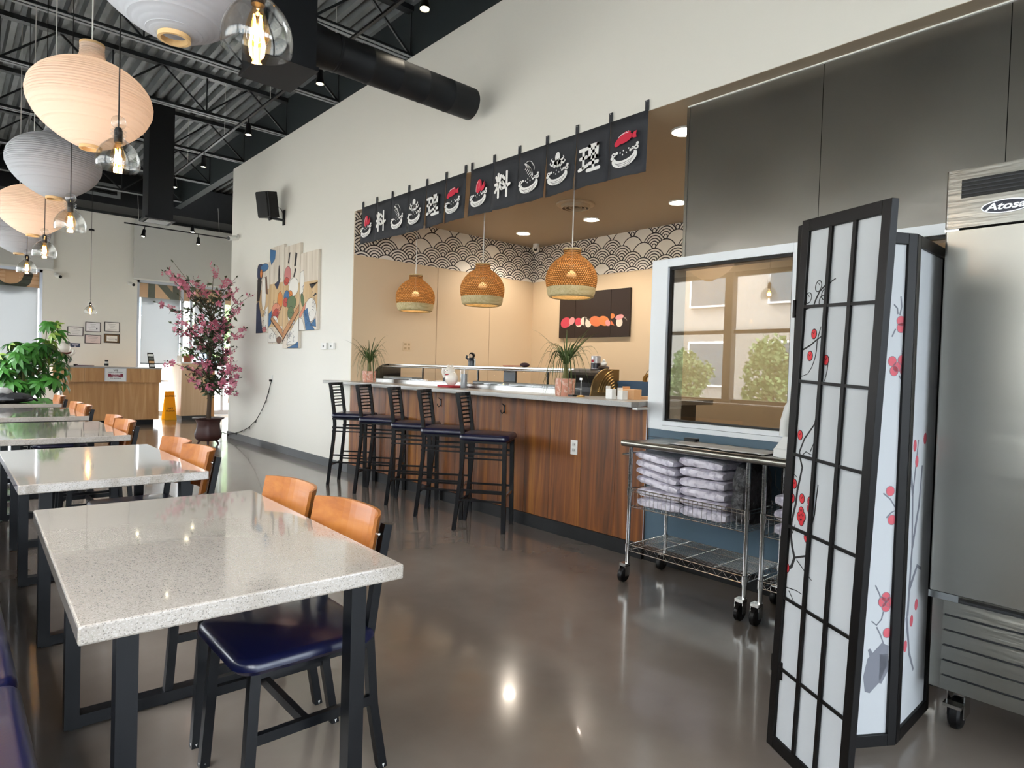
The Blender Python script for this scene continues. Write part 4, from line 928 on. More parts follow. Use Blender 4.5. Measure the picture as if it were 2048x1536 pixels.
for i, (loc, (rx, ry)) in enumerate(sl):
    o = sp if i == 0 else copy_tree(sp)
    o.location = loc; o.rotation_euler = (R(rx)*.5, R(ry)*.5, 0); o['label'] = sn[i]; o['group'] = 'black track spotlights'
    lamp('spot_beam', 'SPOT', (loc[0], loc[1], loc[2]-.05), 8, (1, .88, .7), .03, 1.4, (0, 0, -1))
tr2 = solo('light_track', MB().box(2.69, 4.86, 14.785, 14.815, 4.0, 4.022), BLACKM, 'short black light track crossing in front of the far wall', 'track')
for x in (2.95, 4.5): part('hanger_rod', MB().tube([(x, 14.8, 4.02), (x, 14.95, 4.66)], .003, 6), CORDW, tr2)
part('can', MB().lathe([(.016, .125), (.03, .11), (.034, .03), (.044, -.005), (.044, -.03)], 18, (3.95, 14.8, 4.06)), BLACKM, tr2)
part('lamp_face', MB().lathe([(0, -.03), (.04, -.03)], 18, (3.95, 14.8, 4.06)), LAMPD, tr2)

# ------------------------------------------------------------------ on the walls
t = thing('loudspeaker', 'black wall loudspeaker on a swivel bracket on the white wall', 'speaker', (W, 9.33, 3.35))
part('wall_plate', MB().rbox(-.02, 0, -.035, .035, -.02, .20, .008), BLACKP, t)
part('bracket_arm', MB().bar((-.01, 0, .05), (-.17, .03, .06), .045, .03), BLACKP, t); part('cable', MB().tube([(-.19, .02, .18), (-.12, .0, .24), (-.05, 0, .2), (-.01, 0, .12)], .004, 6), BLACKP, t)
rm = M.Translation((-.235, .04, .24)) @ M.Rotation(R(25), 4, 'Z') @ M.Rotation(R(-11), 4, 'Y')
part('cabinet', MB().rbox(-.10, .10, -.115, .115, -.18, .18, .02, m=rm), BLACKP, t); part('grille_front', MB().rbox(-.118, -.10, -.10, .10, -.165, .165, .01, m=rm), mat('speaker grille', '#1a1a1b', .8), t)
part('swivel', MB().tube([(-.19, .03, .03), (-.21, .035, .07)], .03, 10), BLACKP, t)
def bullet(name, label, loc, rz):
    t = thing(name, label, 'camera', loc, rz, 'white bullet cameras')
    part('mount', MB().lathe([(0, 0), (.05, 0), (.05, .02), (.02, .03), (0, .03)], 18, m=frame((0, 0, 0), (0, 1, 0), (0, 0, 1))), WHITEP, t)
    part('arm', MB().tube([(.02, 0, 0), (.06, 0, -.01), (.09, .02, -.02)], .014, 8), WHITEP, t)
    part('housing', MB().tube([(.05, .0, -.02), (.17, .05, -.05)], .04, 16), WHITEP, t); part('lens', MB().tube([(.168, .049, -.0495), (.175, .052, -.0515)], .032, 16), BLACKP, t)
bullet('security_camera', 'white bullet camera at the end of the long white wall', (W, 11.3, 3.42), PI)
bullet('security_camera', 'white bullet camera left of the certificates, high on the far wall', (1.78, 16.49, 3.02), -PI/2)
bullet('security_camera', 'white bullet camera right of the certificates, high on the far wall', (3.12, 16.49, 3.0), -PI/2)
for i, y in enumerate((7.875, 7.66)):
    t = thing('wall_control', ['white wall control box, left one of the pair beside the picture boards', 'white wall control box, right one of the pair beside the picture boards'][i], 'switch', (W, y, 1.55), group='wall control boxes')
    part('housing', MB().rbox(-.035, 0, -.075, .075, -.042, .042, .008), WHITEP, t, bev=.003); part('dial', MB().box(-.038, -.034, -.02, .01, -.016, .012), mat('grey display', '#5d6060', .4), t)
t = thing('wall_outlet', 'white outlet with a plug on the white wall below the picture boards', 'outlet', (W, 9.66, 1.06)); part('plate', MB().box(-.006, 0, -.036, .036, -.05, .07), WHITEP, t); part('plug', MB().box(-.04, -.006, -.02, .02, -.03, .0), BLACKP, t)
t = thing('wall_outlet', 'cream double outlet plate on the alcove side wall', 'outlet', (4.52, 7.17, 1.58)); part('plate', MB().box(-.06, .06, -.007, 0, -.06, .06), mat('cream outlet', '#dcc5a2', .5), t, bev=.002)
for a in (-.026, .026):
    for b in (-.026, .026): part('socket', MB().box(a-.017, a+.017, -.009, -.006, b-.015, b+.015), mat('cream socket', '#b59c78', .5), t)
sg = thing('string_light', 'dark string light cord drooping down the white wall to the floor', 'string light', (W, 10.4, 0))
pts = [(3.725, 9.67, 1.03), (3.72, 9.75, .88), (3.715, 9.83, .74), (3.71, 10.0, .56), (3.71, 10.22, .40), (3.71, 10.5, .27), (3.71, 10.77, .19), (3.71, 11.1, .12), (3.70, 11.49, .06), (3.6, 11.75, .10)]
part('cord', MB().tube(pts, .006, 6), CORDB, sg, True)
for i in range(1, 9): p = V(pts[i]); part('bulb', MB().tube([p, p+V((-.01, -.02, -.035))], [.009, .006], 6), CORDB if i % 3 else WHITEP, sg, True)

# picture boards: four staggered wooden boards with a generic harbour-and-sushi print
PB = wood('pale print board', '#d9cfc0', '#c6b9a6', '#e3dccf', 'Z', .4, .6); PT = wood('tan print board', '#c9a97c', '#b89668', '#d6bb90', 'Z', .4, .6)
AC = {k: mat('print '+k, c, .7) for k, c in dict(blue='#3b6b97', navy='#2b3450', black='#241f20', white='#e6e3dc', red='#b8473a', salmon='#d98d72', orange='#d5813a', green='#5c6e4a', wood='#c08a5c', brown='#6b4a36', rose='#c57b78').items()}
pa = thing('picture_boards', 'four staggered wooden boards forming a painted sushi picture on the white wall', 'picture', (W, 9.16, 1.53))
bd = [(10.26, 9.755, 1.77, 2.84), (9.745, 9.215, 1.60, 3.04), (9.205, 8.645, 1.53, 2.99), (8.63, 8.07, 1.77, 2.83)]
shapes = [
 [('navy', ell(.12, .95, .13, .14, 14)), ('blue', ell(.3, 1.0, .17, .06, 12)), ('orange', ell(.17, .92, .05, .07, 10)), ('black', [(0.02, .5), (.12, .5), (.2, .8), (.12, .86), (.02, .84)]), ('white', ell(.3, .6, .09, .26, 16)), ('navy', [(.0, .0), (.28, .0), (.2, .25), (.08, .5), (0, .45)]), ('white', [(.3, .05), (.48, .05), (.48, .4), (.36, .35)]), ('rose', ell(.35, .05, .09, .045, 12)), ('brown', [(.38, .6), (.46, .58), (.4, .86), (.34, .85)])],
 [('blue', [(.0, 1.42), (.22, 1.38), (.2, 1.26), (.06, 1.18), (0, 1.28)]), ('black', ell(.36, 1.02, .025, .13, 12)), ('navy', [(.2, .88), (.42, .95), (.36, .85), (.3, .8)]), ('orange', ell(.42, .62, .1, .14, 14)), ('salmon', ell(.28, .5, .16, .1, 14)), ('red', ell(.26, .42, .13, .09, 14, 20)), ('white', ell(.24, .34, .12, .07, 14, -10)), ('blue', [(0, .25), (.1, .3), (.12, .5), (0, .45)]), ('wood', [(.08, .36), (.53, .1), (.53, .2), (.12, .42)]), ('brown', [(.08, .35), (.53, .09), (.53, .1), (.09, .365)]), ('white', [(0, .02), (.34, .02), (.3, .12), (.12, .22), (0, .24)]), ('brown', ell(.42, .05, .1, .05, 12))],
 [('black', [(.14, 1.22), (.18, 1.2), (.22, 1.36), (.18, 1.36)]), ('black', [(.36, 1.15), (.42, 1.15), (.46, 1.32), (.4, 1.34)]), ('rose', ell(.14, 1.05, .12, .12, 12)), ('red', ell(.1, .96, .09, .06, 12)), ('black', [(.34, 1.0), (.38, 1.0), (.44, 1.1), (.4, 1.12)]), ('white', ell(.36, .86, .17, .13, 16)), ('orange', ell(.24, .76, .09, .06, 12)), ('blue', ell(.12, .74, .1, .09, 12)), ('red', ell(.09, .66, .09, .07, 12)), ('green', ell(.3, .64, .16, .1, 14)), ('white', ell(.3, .42, .13, .08, 14, -30)), ('green', ell(.28, .5, .11, .09, 12)), ('wood', [(0, .1), (.56, .5), (.56, .6), (0, .22)]), ('brown', [(0, .09), (.56, .49), (.56, .5), (0, .105)]), ('white', [(.16, .05), (.56, .05), (.56, .42), (.4, .33), (.25, .2)]), ('blue', [(.18, .0), (.56, .0), (.56, .09), (.4, .04)])],
 [('white', [(0, .8), (.1, .82), (.14, .7), (.1, .5), (0, .5)]), ('green', ell(.09, .42, .05, .1, 10, 20)), ('black', [(.3, .62), (.5, .6), (.56, .63), (.38, .55)]), ('black', [(.42, .44), (.54, .47), (.5, .49)]), ('salmon', [(0, .22), (.2, .38), (.2, .3), (0, .14)]), ('white', ell(.36, .27, .18, .16, 16)), ('blue', [(.14, .26), (.26, .3), (.34, .12), (.5, .0), (.22, .0)]), ('white', [(0, 0), (.2, 0), (.1, .16), (0, .18)]), ('blue', [(.36, .06), (.52, .16), (.54, .04)])]]
for i, (ya, yb, z0, z1) in enumerate(bd):
    b = part('board', MB().box(W-.04, W-.002, yb, ya, z0, z1), PB, pa, True, bev=.002)
    m = on_right_wall(ya, z0, W-.0402); w = ya-yb
    part('tan_ground', MB().prism([(0, .25), (w, .25), (w, (z1-z0)*.62), (0, (z1-z0)*.62)], 0, .0006, m), PT, b, True)
    for k, (c, pl) in enumerate(shapes[i]):
        pl = [(min(max(x, .0), w), min(max(y, 0), z1-z0)) for x, y in pl]
        q = part('print_patch', MB().prism(pl, .0006, .0010+.0002*k, m), AC[c], b, True)
        part('print_outline', MB().ribbon(pl+[pl[0]], .005, .0010+.0002*k, .0013+.0002*k, m), AC['black'], b, True)
    for k in (1, 2): part('plank_joint', MB().box(w*k/3-.0012, w*k/3+.0012, 0, z1-z0, .0, .0005, m), AC['brown'], b, True)
    for k in range(16):
        x = random.uniform(.03, w-.08); y = random.uniform(.02, .62) if i in (1, 3) else random.uniform(.02, .34); part('print_swirl', MB().ribbon(ell(x+.03, y+.03, .03, .022, 8, random.uniform(0, 90), 0, 220), .005, .004, .0046, m), AC['navy'], b, True)
# sushi picture on three dark canvases
CANV = mat('dark brown canvas print', '#2c211d', .45)
PC = {k: mat('sushi '+k, c, .6) for k, c in dict(tuna='#d2485a', pink='#e59a9a', rice='#e8dccb', salmon='#e07a4e', orange='#d9834a', nori='#4b4238', shine='#5b463f').items()}
sp_ = thing('sushi_picture', 'dark three-part canvas picture of a row of sushi on the alcove back wall', 'picture', (6.738, 5.9, 1.80))
for i, (ya, yb) in enumerate(((6.555, 6.245), (6.24, 5.60), (5.595, 5.28))):
    c = part('canvas', MB().box(6.705, 6.74, yb, ya, 1.80, 2.44), CANV, sp_, True, bev=.001); m = on_right_wall(ya, 1.80, 6.7048)
    S = [[('rice', ell(.15, .21, .09, .05, 14)), ('tuna', ell(.13, .22, .10, .075, 16, 15)), ('pink', ell(.25, .24, .06, .05, 12, 40))],
         [('rice', ell(.07, .2, .06, .05, 12)), ('tuna', ell(.06, .225, .07, .055, 14)), ('rice', ell(.17, .23, .07, .06, 12)), ('nori', [(.17, .14), (.2, .14), (.2, .28), (.17, .28)]), ('rice', ell(.25, .2, .06, .06, 14)), ('nori', [(.21, .26), (.30, .21), (.3, .23), (.22, .28)]), ('salmon', ell(.38, .22, .11, .07, 16, -12)), ('orange', ell(.53, .22, .10, .065, 16, -18)), ('pink', ell(.6, .19, .05, .04, 10, -30))],
         [('orange', ell(.02, .28, .05, .035, 12)), ('salmon', [(0, .23), (.03, .2), (.07, .15), (0, .17)]), ('rice', ell(.15, .19, .055, .06, 14)), ('pink', ell(.15, .26, .07, .035, 12, 10)), ('rice', [(.18, .27), (.23, .26), (.28, .21), (.25, .25)])]][i]
    for k, (cc, pl) in enumerate(S): part('print_patch', MB().prism([(min(max(x, 0), ya-yb), y) for x, y in pl], 0, .0004+.0001*k, m), PC[cc], c, True)
# ------------------------------------------------------------------ on the bar counter
CZ = 1.122
DKG = mat('ponytail leaf green', '#44582c', .5); PINKPOT = mat('pink patterned pot glaze', '#d3947d', .5, var=(38, '#e3bfae', .5, .56), bump=(38, .35, .006)); SOIL = mat('potting soil', '#2b211a', .9); TRUNKG = mat('green brown stem', '#66683a', .7)
def blade(L, droop, w):
    vs = []; fs = []; n = 9
    for i in range(n+1):
        t = i/n; x = L*(.62*t*(1-.18*t*droop)); z = L*(.80*t-droop*1.02*t*t*t); ww = w*(1-t**1.7)*.5+.0006
        vs += [(x, -ww, z+.15*ww), (x, 0, z-.3*ww), (x, ww, z+.15*ww)]
    for i in range(n): a = 3*i; fs += [(a, a+1, a+4, a+3), (a+1, a+2, a+5, a+4)]
    return MB().add(vs, fs, True).mesh('leaf', DKG)
BL = [blade(.36, .25, .010), blade(.36, .6, .011), blade(.34, 1.0, .010), blade(.30, 1.4, .010), blade(.26, 1.75, .009)]
def ponytail(loc, s, label, seed):
    rn = random.Random(seed); t = thing('potted_plant', label, 'plant', loc, group='ponytail palms on the bar')
    p = part('pot', MB().lathe([(0, 0), (.068*s, 0), (.072*s, .006), (.078*s, .13*s), (.07*s, .13*s), (.066*s, .115*s), (0, .115*s)], 32), PINKPOT, t)
    part('soil', MB().lathe([(0, .116*s), (.067*s, .116*s)], 24), SOIL, t)
    part('stem', MB().tube([(0, 0, .1*s), (.004, .003, .17*s), (.0, .0, .25*s)], [.026*s, .018*s, .012*s], 10), TRUNKG, t)
    for i in range(58):
        m = BL[i % 5]; o = link('leaf', m, t, (rn.uniform(-.006, .006), rn.uniform(-.006, .006), (.215+.03*rn.random())*s))
        o.rotation_euler = (0, rn.uniform(-.25, .12), rn.uniform(0, 2*PI)); k = s*rn.uniform(.95, 1.38); o.scale = (k, k, k)
    return t
ponytail((3.72, 6.69, CZ), 1.0, 'spiky grass-like plant in a pink patterned pot at the far end of the bar', 3)
ponytail((3.70, 3.53, CZ), 1.06, 'spiky grass-like plant in a pink patterned pot at the near end of the bar', 8)
# cat figurine on a red cushion, clear holder, card stand
t = thing('cat_figurine', 'white ceramic cat figurine on a red cushion on the bar', 'figurine', (3.78, 5.16, CZ))
CER = mat('white ceramic', '#e9e4da', .2, coat=.4); REDC = mat('red cushion cloth', '#a3202c', .7)
part('cushion', MB().rbox(-.10, .10, -.12, .12, 0, .022, .03, 4, top=.01), REDC, t)
part('body', MB().ball((0, 0, .09), (.06, .075, .075), 20, 14).ball((-.01, .02, .16), (.052, .06, .048), 18, 12), CER, t)
for s in (-1, 1): part('ear', MB().lathe([(.02, 0), (.012, .022), (0, .036)], 10, (-.005, .02+s*.036, .192)), CER, t)
part('paw', MB().tube([(-.04, .055, .10), (-.06, .065, .15), (-.055, .06, .19)], [.018, .016, .018], 10), CER, t)
part('eye', MB().ball((-.056, .035, .168), .006, 8, 6), BLACKP, t); part('eye', MB().ball((-.056, .0, .168), .006, 8, 6), BLACKP, t); part('nose', MB().ball((-.06, .018, .157), .005, 8, 6), REDC, t)
part('collar', MB().lathe([(.05, 0), (.054, .006), (.05, .012)], 20, (-.006, .012, .122)), REDC, t)
ACR = pane('clear acrylic', (.93, .94, .95), ior=1.3)
t = thing('clear_holder', 'clear acrylic holder standing beside the cat figurine', 'holder', (3.76, 4.93, CZ))
part('tube', MB().lathe([(.042, .002), (.042, .185), (.039, .185), (.039, .004), (0, .004)], 24), ACR, t); part('base', MB().lathe([(0, 0), (.044, 0), (.044, .004), (0, .004)], 24), ACR, t)
part('insert', MB().lathe([(.03, .006), (.03, .14)], 12), mat('grey paper insert', '#8d8f92', .6), t)
t = thing('card_stand', 'thin brass-footed card stand on the near end of the bar', 'stand', (3.70, 3.36, CZ)); BRASS = mat('brass', '#b08a3e', .3, 1)
part('foot', MB().lathe([(0, 0), (.034, 0), (.032, .008), (.012, .014), (0, .014)], 20), BRASS, t); part('rod', MB().tube([(0, 0, .01), (0, 0, .135)], .003, 8), CHROME, t); part('clip', MB().box(-.004, .004, -.012, .012, .13, .145), CHROME, t)
o = solo('phone', MB().rbox(3.66, 3.74, 3.405, 3.46, CZ, CZ+.012, .008), BLACKP, 'small black device lying beside the near pink pot', 'device')
# sushi display case
t = thing('sushi_case', 'long low glass sushi display case on the bar with a bronze louvered end', 'display case', (4.1, 5.2, CZ))
X0c, X1c = 3.93, 4.29; ZT = 1.345; Y0c, Y1c = 3.47, 7.0
prof = [(X1c, CZ), (X1c, ZT)]+[(4.14-.20*math.sin(a), 1.155+.19*math.cos(a)) for a in [PI/2*k/8 for k in range(9)]]+[(X0c, CZ)]
def yprism(y0, y1, pf=prof): return MB().prism([(a, b) for a, b in pf], y0, y1, frame((0, 0, 0), (1, 0, 0), (0, 0, 1)) @ M.Scale(-1, 4, (0, 0, 1)))
part('base', MB().box(X0c, X1c, 3.80, Y1c, CZ, CZ+.04), mat('case base steel', '#8d8c88', .3, .9), t, True)
part('end_cap', yprism(6.93, Y1c), BLACKP, t, True); part('compressor_body', yprism(3.475, 3.80), BLACKP, t, True)
BRZ = mat('bronze panel', '#8d7752', .3, .85)
e = part('end_panel', yprism(3.466, 3.474), BRZ, t, True)
for k in range(7):
    r = .05+.024*k; a = [(4.25-r*1.15*math.sin(q), CZ+.02+.0+r*1.02*math.cos(q)) for q in [PI*.08+PI*.40*j/10 for j in range(11)]]
    a = [(x, z) for x, z in a if x > X0c+.015]
    part('louver', MB().tube([(x, 3.462, z) for x, z in a], .0055, 6), mat('bright bronze louver', '#c2a878', .22, .95) if k == 6 else BRZ, e, True)
part('edge_trim', MB().tube([(x, 3.468, z) for x, z in prof[2:]], .006, 8), mat('bright bronze trim', '#cdb78c', .2, .95), e, True)
part('spec_label', MB().box(X0c-.001, X0c+.001, 3.56, 3.66, CZ+.05, CZ+.056), WHITEP, t, True)
part('top_rail', MB().box(4.12, X1c, 3.80, 6.93, ZT-.022, ZT), STEEL, t, True, bev=.004); part('front_rail', MB().tube([(4.03, 3.80, ZT-.032), (4.03, 6.93, ZT-.032)], .009, 10), STEEL, t, True)
cv = [(4.14-.20*math.sin(a), 1.155+.185*math.cos(a)) for a in [PI/2*k/8 for k in range(2, 9)]]
vs = [(x, y, z) for y in (3.80, 6.93) for x, z in cv]; nC = len(cv)
part('curved_glass', MB().add(vs, [(i, i+1, nC+i+1, nC+i) for i in range(nC-1)], True), ACR, t, True)
for y in (4.85, 5.9): part('rear_door_frame', MB().box(X1c-.02, X1c, y-.09, y+.09, CZ+.04, ZT-.02), mat('dark door frame', '#23262b', .4), t, True)
for y in (4.3, 5.35, 6.4): part('glass_post', MB().box(4.26, 4.275, y-.008, y+.008, CZ+.04, ZT-.02), BLACKM, t, True)
WRAP = mat('white wrapped tray', '#9a9c99', .35, bump=(25, .6, .01))
for i, (a, b) in enumerate(((3.85, 4.55), (4.6, 5.1), (6.2, 6.85))):
    o = solo('food_tray', MB().rbox(3.99, 4.14, a, b, CZ+.0405, CZ+.072, .02, 4, top=.012), WRAP, ['white wrapped tray inside the display case, near the black end', 'white wrapped tray inside the display case, in the middle', 'white wrapped tray inside the display case, at the far end'][i], 'tray', 'trays in the display case')
# things on top of the case
t = thing('figurine', 'dark doll figurine standing on the display case top', 'figurine', (4.2, 5.38, ZT)); NVC = mat('dark blue glaze', '#16202c', .3)
part('body', MB().lathe([(0, 0), (.04, 0), (.042, .05), (.03, .085), (0, .09)], 16), NVC, t); part('head', MB().ball((0, 0, .11), .034, 16, 10), BLACKP, t); part('face', MB().ball((-.015, -.006, .105), .024, 12, 8), mat('doll skin', '#d8bfa4', .5), t); part('arm', MB().tube([(-.02, .035, .07), (-.035, .05, .085), (-.03, .045, .11)], .012, 8), NVC, t)
part('fan', MB().box(.0, .006, -.06, -.035, 0, .08), WHITEP, t)
t = thing('tin_can', 'printed can standing on the near end of the display case', 'can', (4.22, 3.67, ZT)); part('body', MB().lathe([(0, 0), (.042, 0), (.042, .11), (.038, .113), (0, .113)], 24), mat('can print', '#b9b4b4', .35, .3), t); part('print_band', MB().lathe([(.0425, .004), (.0425, .05)], 24), mat('can dark band', '#241f28', .4), t); part('print_patch', MB().box(-.0435, -.04, -.012, .012, .055, .08), REDC, t)
t = thing('figurine', 'small pale frog-like ornament on the bronze case end', 'figurine', (4.15, 3.52, ZT)); part('rock', MB().ball((0, 0, .012), (.045, .05, .018), 14, 8), mat('dark ornament base', '#3a2d22', .6), t); part('body', MB().ball((0, 0, .045), (.025, .03, .022), 14, 8), CER, t); part('head', MB().ball((-.012, -.012, .068), .014, 10, 8), CER, t)
t = thing('chopstick_set', 'dark knotted cloth and red sticks lying on the case top', 'utensils', (4.2, 4.55, ZT)); part('cloth', MB().ball((0, 0, .022), (.035, .06, .022), 14, 8), mat('dark red cloth', '#3b1f24', .7), t); part('stick', MB().bar((-.01, .06, .01), (.0, .32, .008), .008), REDC, t); part('stick', MB().bar((.012, .05, .01), (.03, .31, .008), .008), REDC, t)
# small goods near the counter end
KRAFT = mat('kraft cardboard', '#d6a87a', .6); TANW = mat('pale wood block', '#dcb892', .6)
goods = [('paper_box', 3.70, 3.06, .05, .06, .075, WHITEP, 'small white box left of the kraft boxes at the bar end'), ('paper_box', 3.74, 2.985, .06, .05, .065, WHITEP, 'small white box pressed against the kraft box at the bar end'), ('kraft_box', 3.85, 2.985, .09, .11, .075, KRAFT, 'open kraft box at the near end of the bar'), ('kraft_box', 3.95, 3.05, .07, .08, .05, KRAFT, 'low kraft box behind the open one at the bar end'), ('wood_tray', 4.02, 2.93, .16, .09, .022, TANW, 'flat wooden tray at the bar end'), ('wood_block', 4.09, 2.97, .05, .04, .045, TANW, 'wooden block on the bar end, next to the window post'), ('wood_block', 4.18, 2.93, .06, .05, .03, TANW, 'low wooden block nearest the window post')]
for nm, x, y, a, b, h, m_, lab in goods:
    z0 = CZ if nm != 'wood_block' else CZ+.0225 if x < 4.1 else CZ
    t = thing(nm, lab, 'box' if 'box' in nm else 'block' if 'block' in nm else 'tray', (x, y, z0))
    part('body', MB().box(-a/2, a/2, -b/2, b/2, 0, h), m_, t, bev=.002)
    if 'box' in nm: part('flap', MB().box(-a/2, a/2, b/2-.002, b/2, h, h+.02), m_, t)
t = thing('storage_bin', 'blue plastic bin behind the small boxes at the bar end', 'bin', (4.42, 3.30, CZ)); BINB = mat('blue plastic bin', '#47617d', .45)
part('tub', MB().box(-.14, .14, -.24, .24, 0, .012).box(-.14, -.13, -.24, .24, 0, .125).box(.13, .14, -.24, .24, 0, .125).box(-.13, .13, -.24, -.23, 0, .125).box(-.13, .13, .23, .24, 0, .125), BINB, t); part('rim', MB().box(-.152, -.138, -.25, .25, .105, .128).box(.138, .152, -.25, .25, .105, .128).box(-.138, .138, -.25, -.238, .105, .128).box(-.138, .138, .238, .25, .105, .128), BINB, t)
t = thing('tape_dispenser', 'amber roll with a wire holder standing in the blue bin', 'dispenser', (4.40, 3.24, CZ+.0125)); part('roll', MB().lathe([(.03, -.012), (.055, -.012), (.055, .012), (.03, .012), (.03, -.012)], 24, m=frame((0, 0, .13), (0, 1, 0), (0, 0, 1))), mat('amber tape', '#a9782f', .35), t); part('wire', MB().tube([(0, -.03, .18), (0, .0, .22), (0, .03, .185)], .003, 6), CHROME, t); part('post', MB().box(-.015, .015, -.03, .03, 0, .08), BLACKP, t)

# ------------------------------------------------------------------ far end: reception desk and around it
t = thing('reception_desk', 'plywood reception desk with an overhanging upper front', 'desk', (2.45, 14.6, 0))
part('lower_front', MB().box(1.66, 3.27, 14.34, 14.36, .11, .86), PLY, t, True); part('upper_front', MB().box(1.51, 3.29, 14.285, 14.305, .845, 1.115), PLY, t, True)
part('carcass', MB().box(1.66, 3.27, 14.36, 15.0, .11, 1.10), PLY, t, True); part('upper_side', MB().box(1.51, 1.53, 14.305, 14.75, .845, 1.115), PLY, t, True); part('upper_side', MB().box(3.27, 3.29, 14.305, 14.75, .845, 1.115), PLY, t, True)
part('toe_kick', MB().box(1.75, 3.2, 14.45, 14.95, 0, .11), BASEB, t, True); part('worktop', MB().box(1.50, 3.30, 14.275, 15.05, 1.115, 1.14), QUARTZC, t, True)
for x in (2.0, 2.42, 2.92): part('board_joint', MB().box(x-.002, x+.002, 14.282, 14.286, .85, 1.112), mat('dark wood joint', '#7a5a38', .7), t, True)
sg = thing('notice_sign', 'white framed notice with a dark red band on the reception desk front', 'sign', (2.50, 14.284, .99)); ms = on_far_wall(2.50, .99, 14.2815)
part('board', MB().box(2.325, 2.675, 14.2815, 14.285, .868, 1.112), mat('sign white', '#dfe1e1', .5), sg, True)
fr = MB()
for a, b, c, d in ((2.32, 2.68, .862, .872), (2.32, 2.68, 1.108, 1.118), (2.32, 2.33, .872, 1.108), (2.67, 2.68, .872, 1.108)): fr.box(a, b, 14.277, 14.284, c, d)
part('frame', fr, ALU, sg, True); bandp = part('red_band', MB().prism([(-.125, -.04), (.125, -.04), (.125, .022), (-.125, .022)], .0, .001, ms), mat('sign red', '#7c1230', .5), sg, True)
SK = mat('sign black ink', '#1d1d1f', .6)
for s_, y_, z_, mt, q in (('WE', .085, .05, SK, .02), ('RESERVE THE RIGHT', .045, .026, SK, .01), ('TO REFUSE', .006, .032, BW, .015), ('SERVICE', -.025, .026, BW, .015), ('TO ANYONE', -.07, .03, SK, .01)): part('sign_lettering', text(MB(), s_, z_, ms @ M.Translation((0, y_, .001)), .0008, q), mt, sg, True)
# desk goods
DZ = 1.14
t = thing('cat_statue', 'large white and grey cat statue at the left end of the reception desk', 'statue', (1.70, 14.62, DZ)); GRYP = mat('grey statue markings', '#6a7068', .5)
part('lower_body', MB().ball((0, 0, .14), (.14, .13, .14), 20, 14), CER, t); part('head', MB().ball((.0, 0, .34), (.12, .11, .105), 20, 14).lathe([(.05, 0), (.02, .05), (0, .075)], 10, (-.06, 0, .42)).lathe([(.05, 0), (.02, .05), (0, .075)], 10, (.06, 0, .42)), CER, t)
part('scarf', MB().tube([(-.11, -.04, .26), (-.04, -.11, .235), (.05, -.10, .23), (.12, -.05, .25)], .017, 8), mat('red brown scarf', '#6e3d36', .7), t); part('marking', MB().ball((.06, -.04, .43), (.045, .035, .035), 10, 8), GRYP, t); part('marking', MB().ball((-.09, -.07, .12), (.05, .05, .08), 12, 8), GRYP, t); part('marking', MB().ball((.1, -.07, .12), (.03, .03, .06), 12, 8), GRYP, t); part('paw', MB().tube([(.1, -.05, .2), (.15, -.08, .24), (.16, -.08, .3)], [.03, .03, .034], 10), CER, t)
t = thing('pen_tray', 'dark flat tray with papers beside the cat statue', 'tray', (2.02, 14.55, DZ)); part('tray', MB().box(-.13, .16, -.06, .06, 0, .02), mat('mauve folder', '#7a6470', .6), t); part('stapler', MB().box(-.16, -.10, -.02, .02, .0, .035), BLACKP, t)
t = thing('hand_sanitizer', 'small bottle with a black cap standing on the reception desk', 'bottle', (2.39, 14.55, DZ)); part('bottle', MB().lathe([(0, 0), (.034, 0), (.036, .08), (.02, .10), (0, .10)], 18), mat('milky bottle', '#d8d6d0', .3), t); part('print', MB().lathe([(.0365, .02), (.0375, .06)], 18), BLACKP, t); part('cap', MB().lathe([(0, .10), (.03, .10), (.03, .13), (0, .13)], 18), BLACKP, t)
t = thing('brochure_rack', 'black leaning tiered brochure rack on the right end of the reception desk', 'rack', (3.16, 14.55, DZ))
part('back', MB().add([(-.05, .10, .30), (.06, .10, .30), (.08, 0, 0), (-.03, 0, 0), (-.05, .12, .30), (.06, .12, .30), (.08, .03, 0), (-.03, .03, 0)], [(0, 3, 2, 1), (4, 5, 6, 7), (0, 1, 5, 4), (2, 3, 7, 6), (1, 2, 6, 5), (3, 0, 4, 7)]), BLACKP, t)
for k in range(4): part('card_stack', MB().box(-.035-.005*k+.01, .065-.005*k, -.012+.024*k, -.002+.024*k, .02+.07*k, .065+.07*k), [WHITEP, KRAFT, GRYP, WHITEP][k], t)
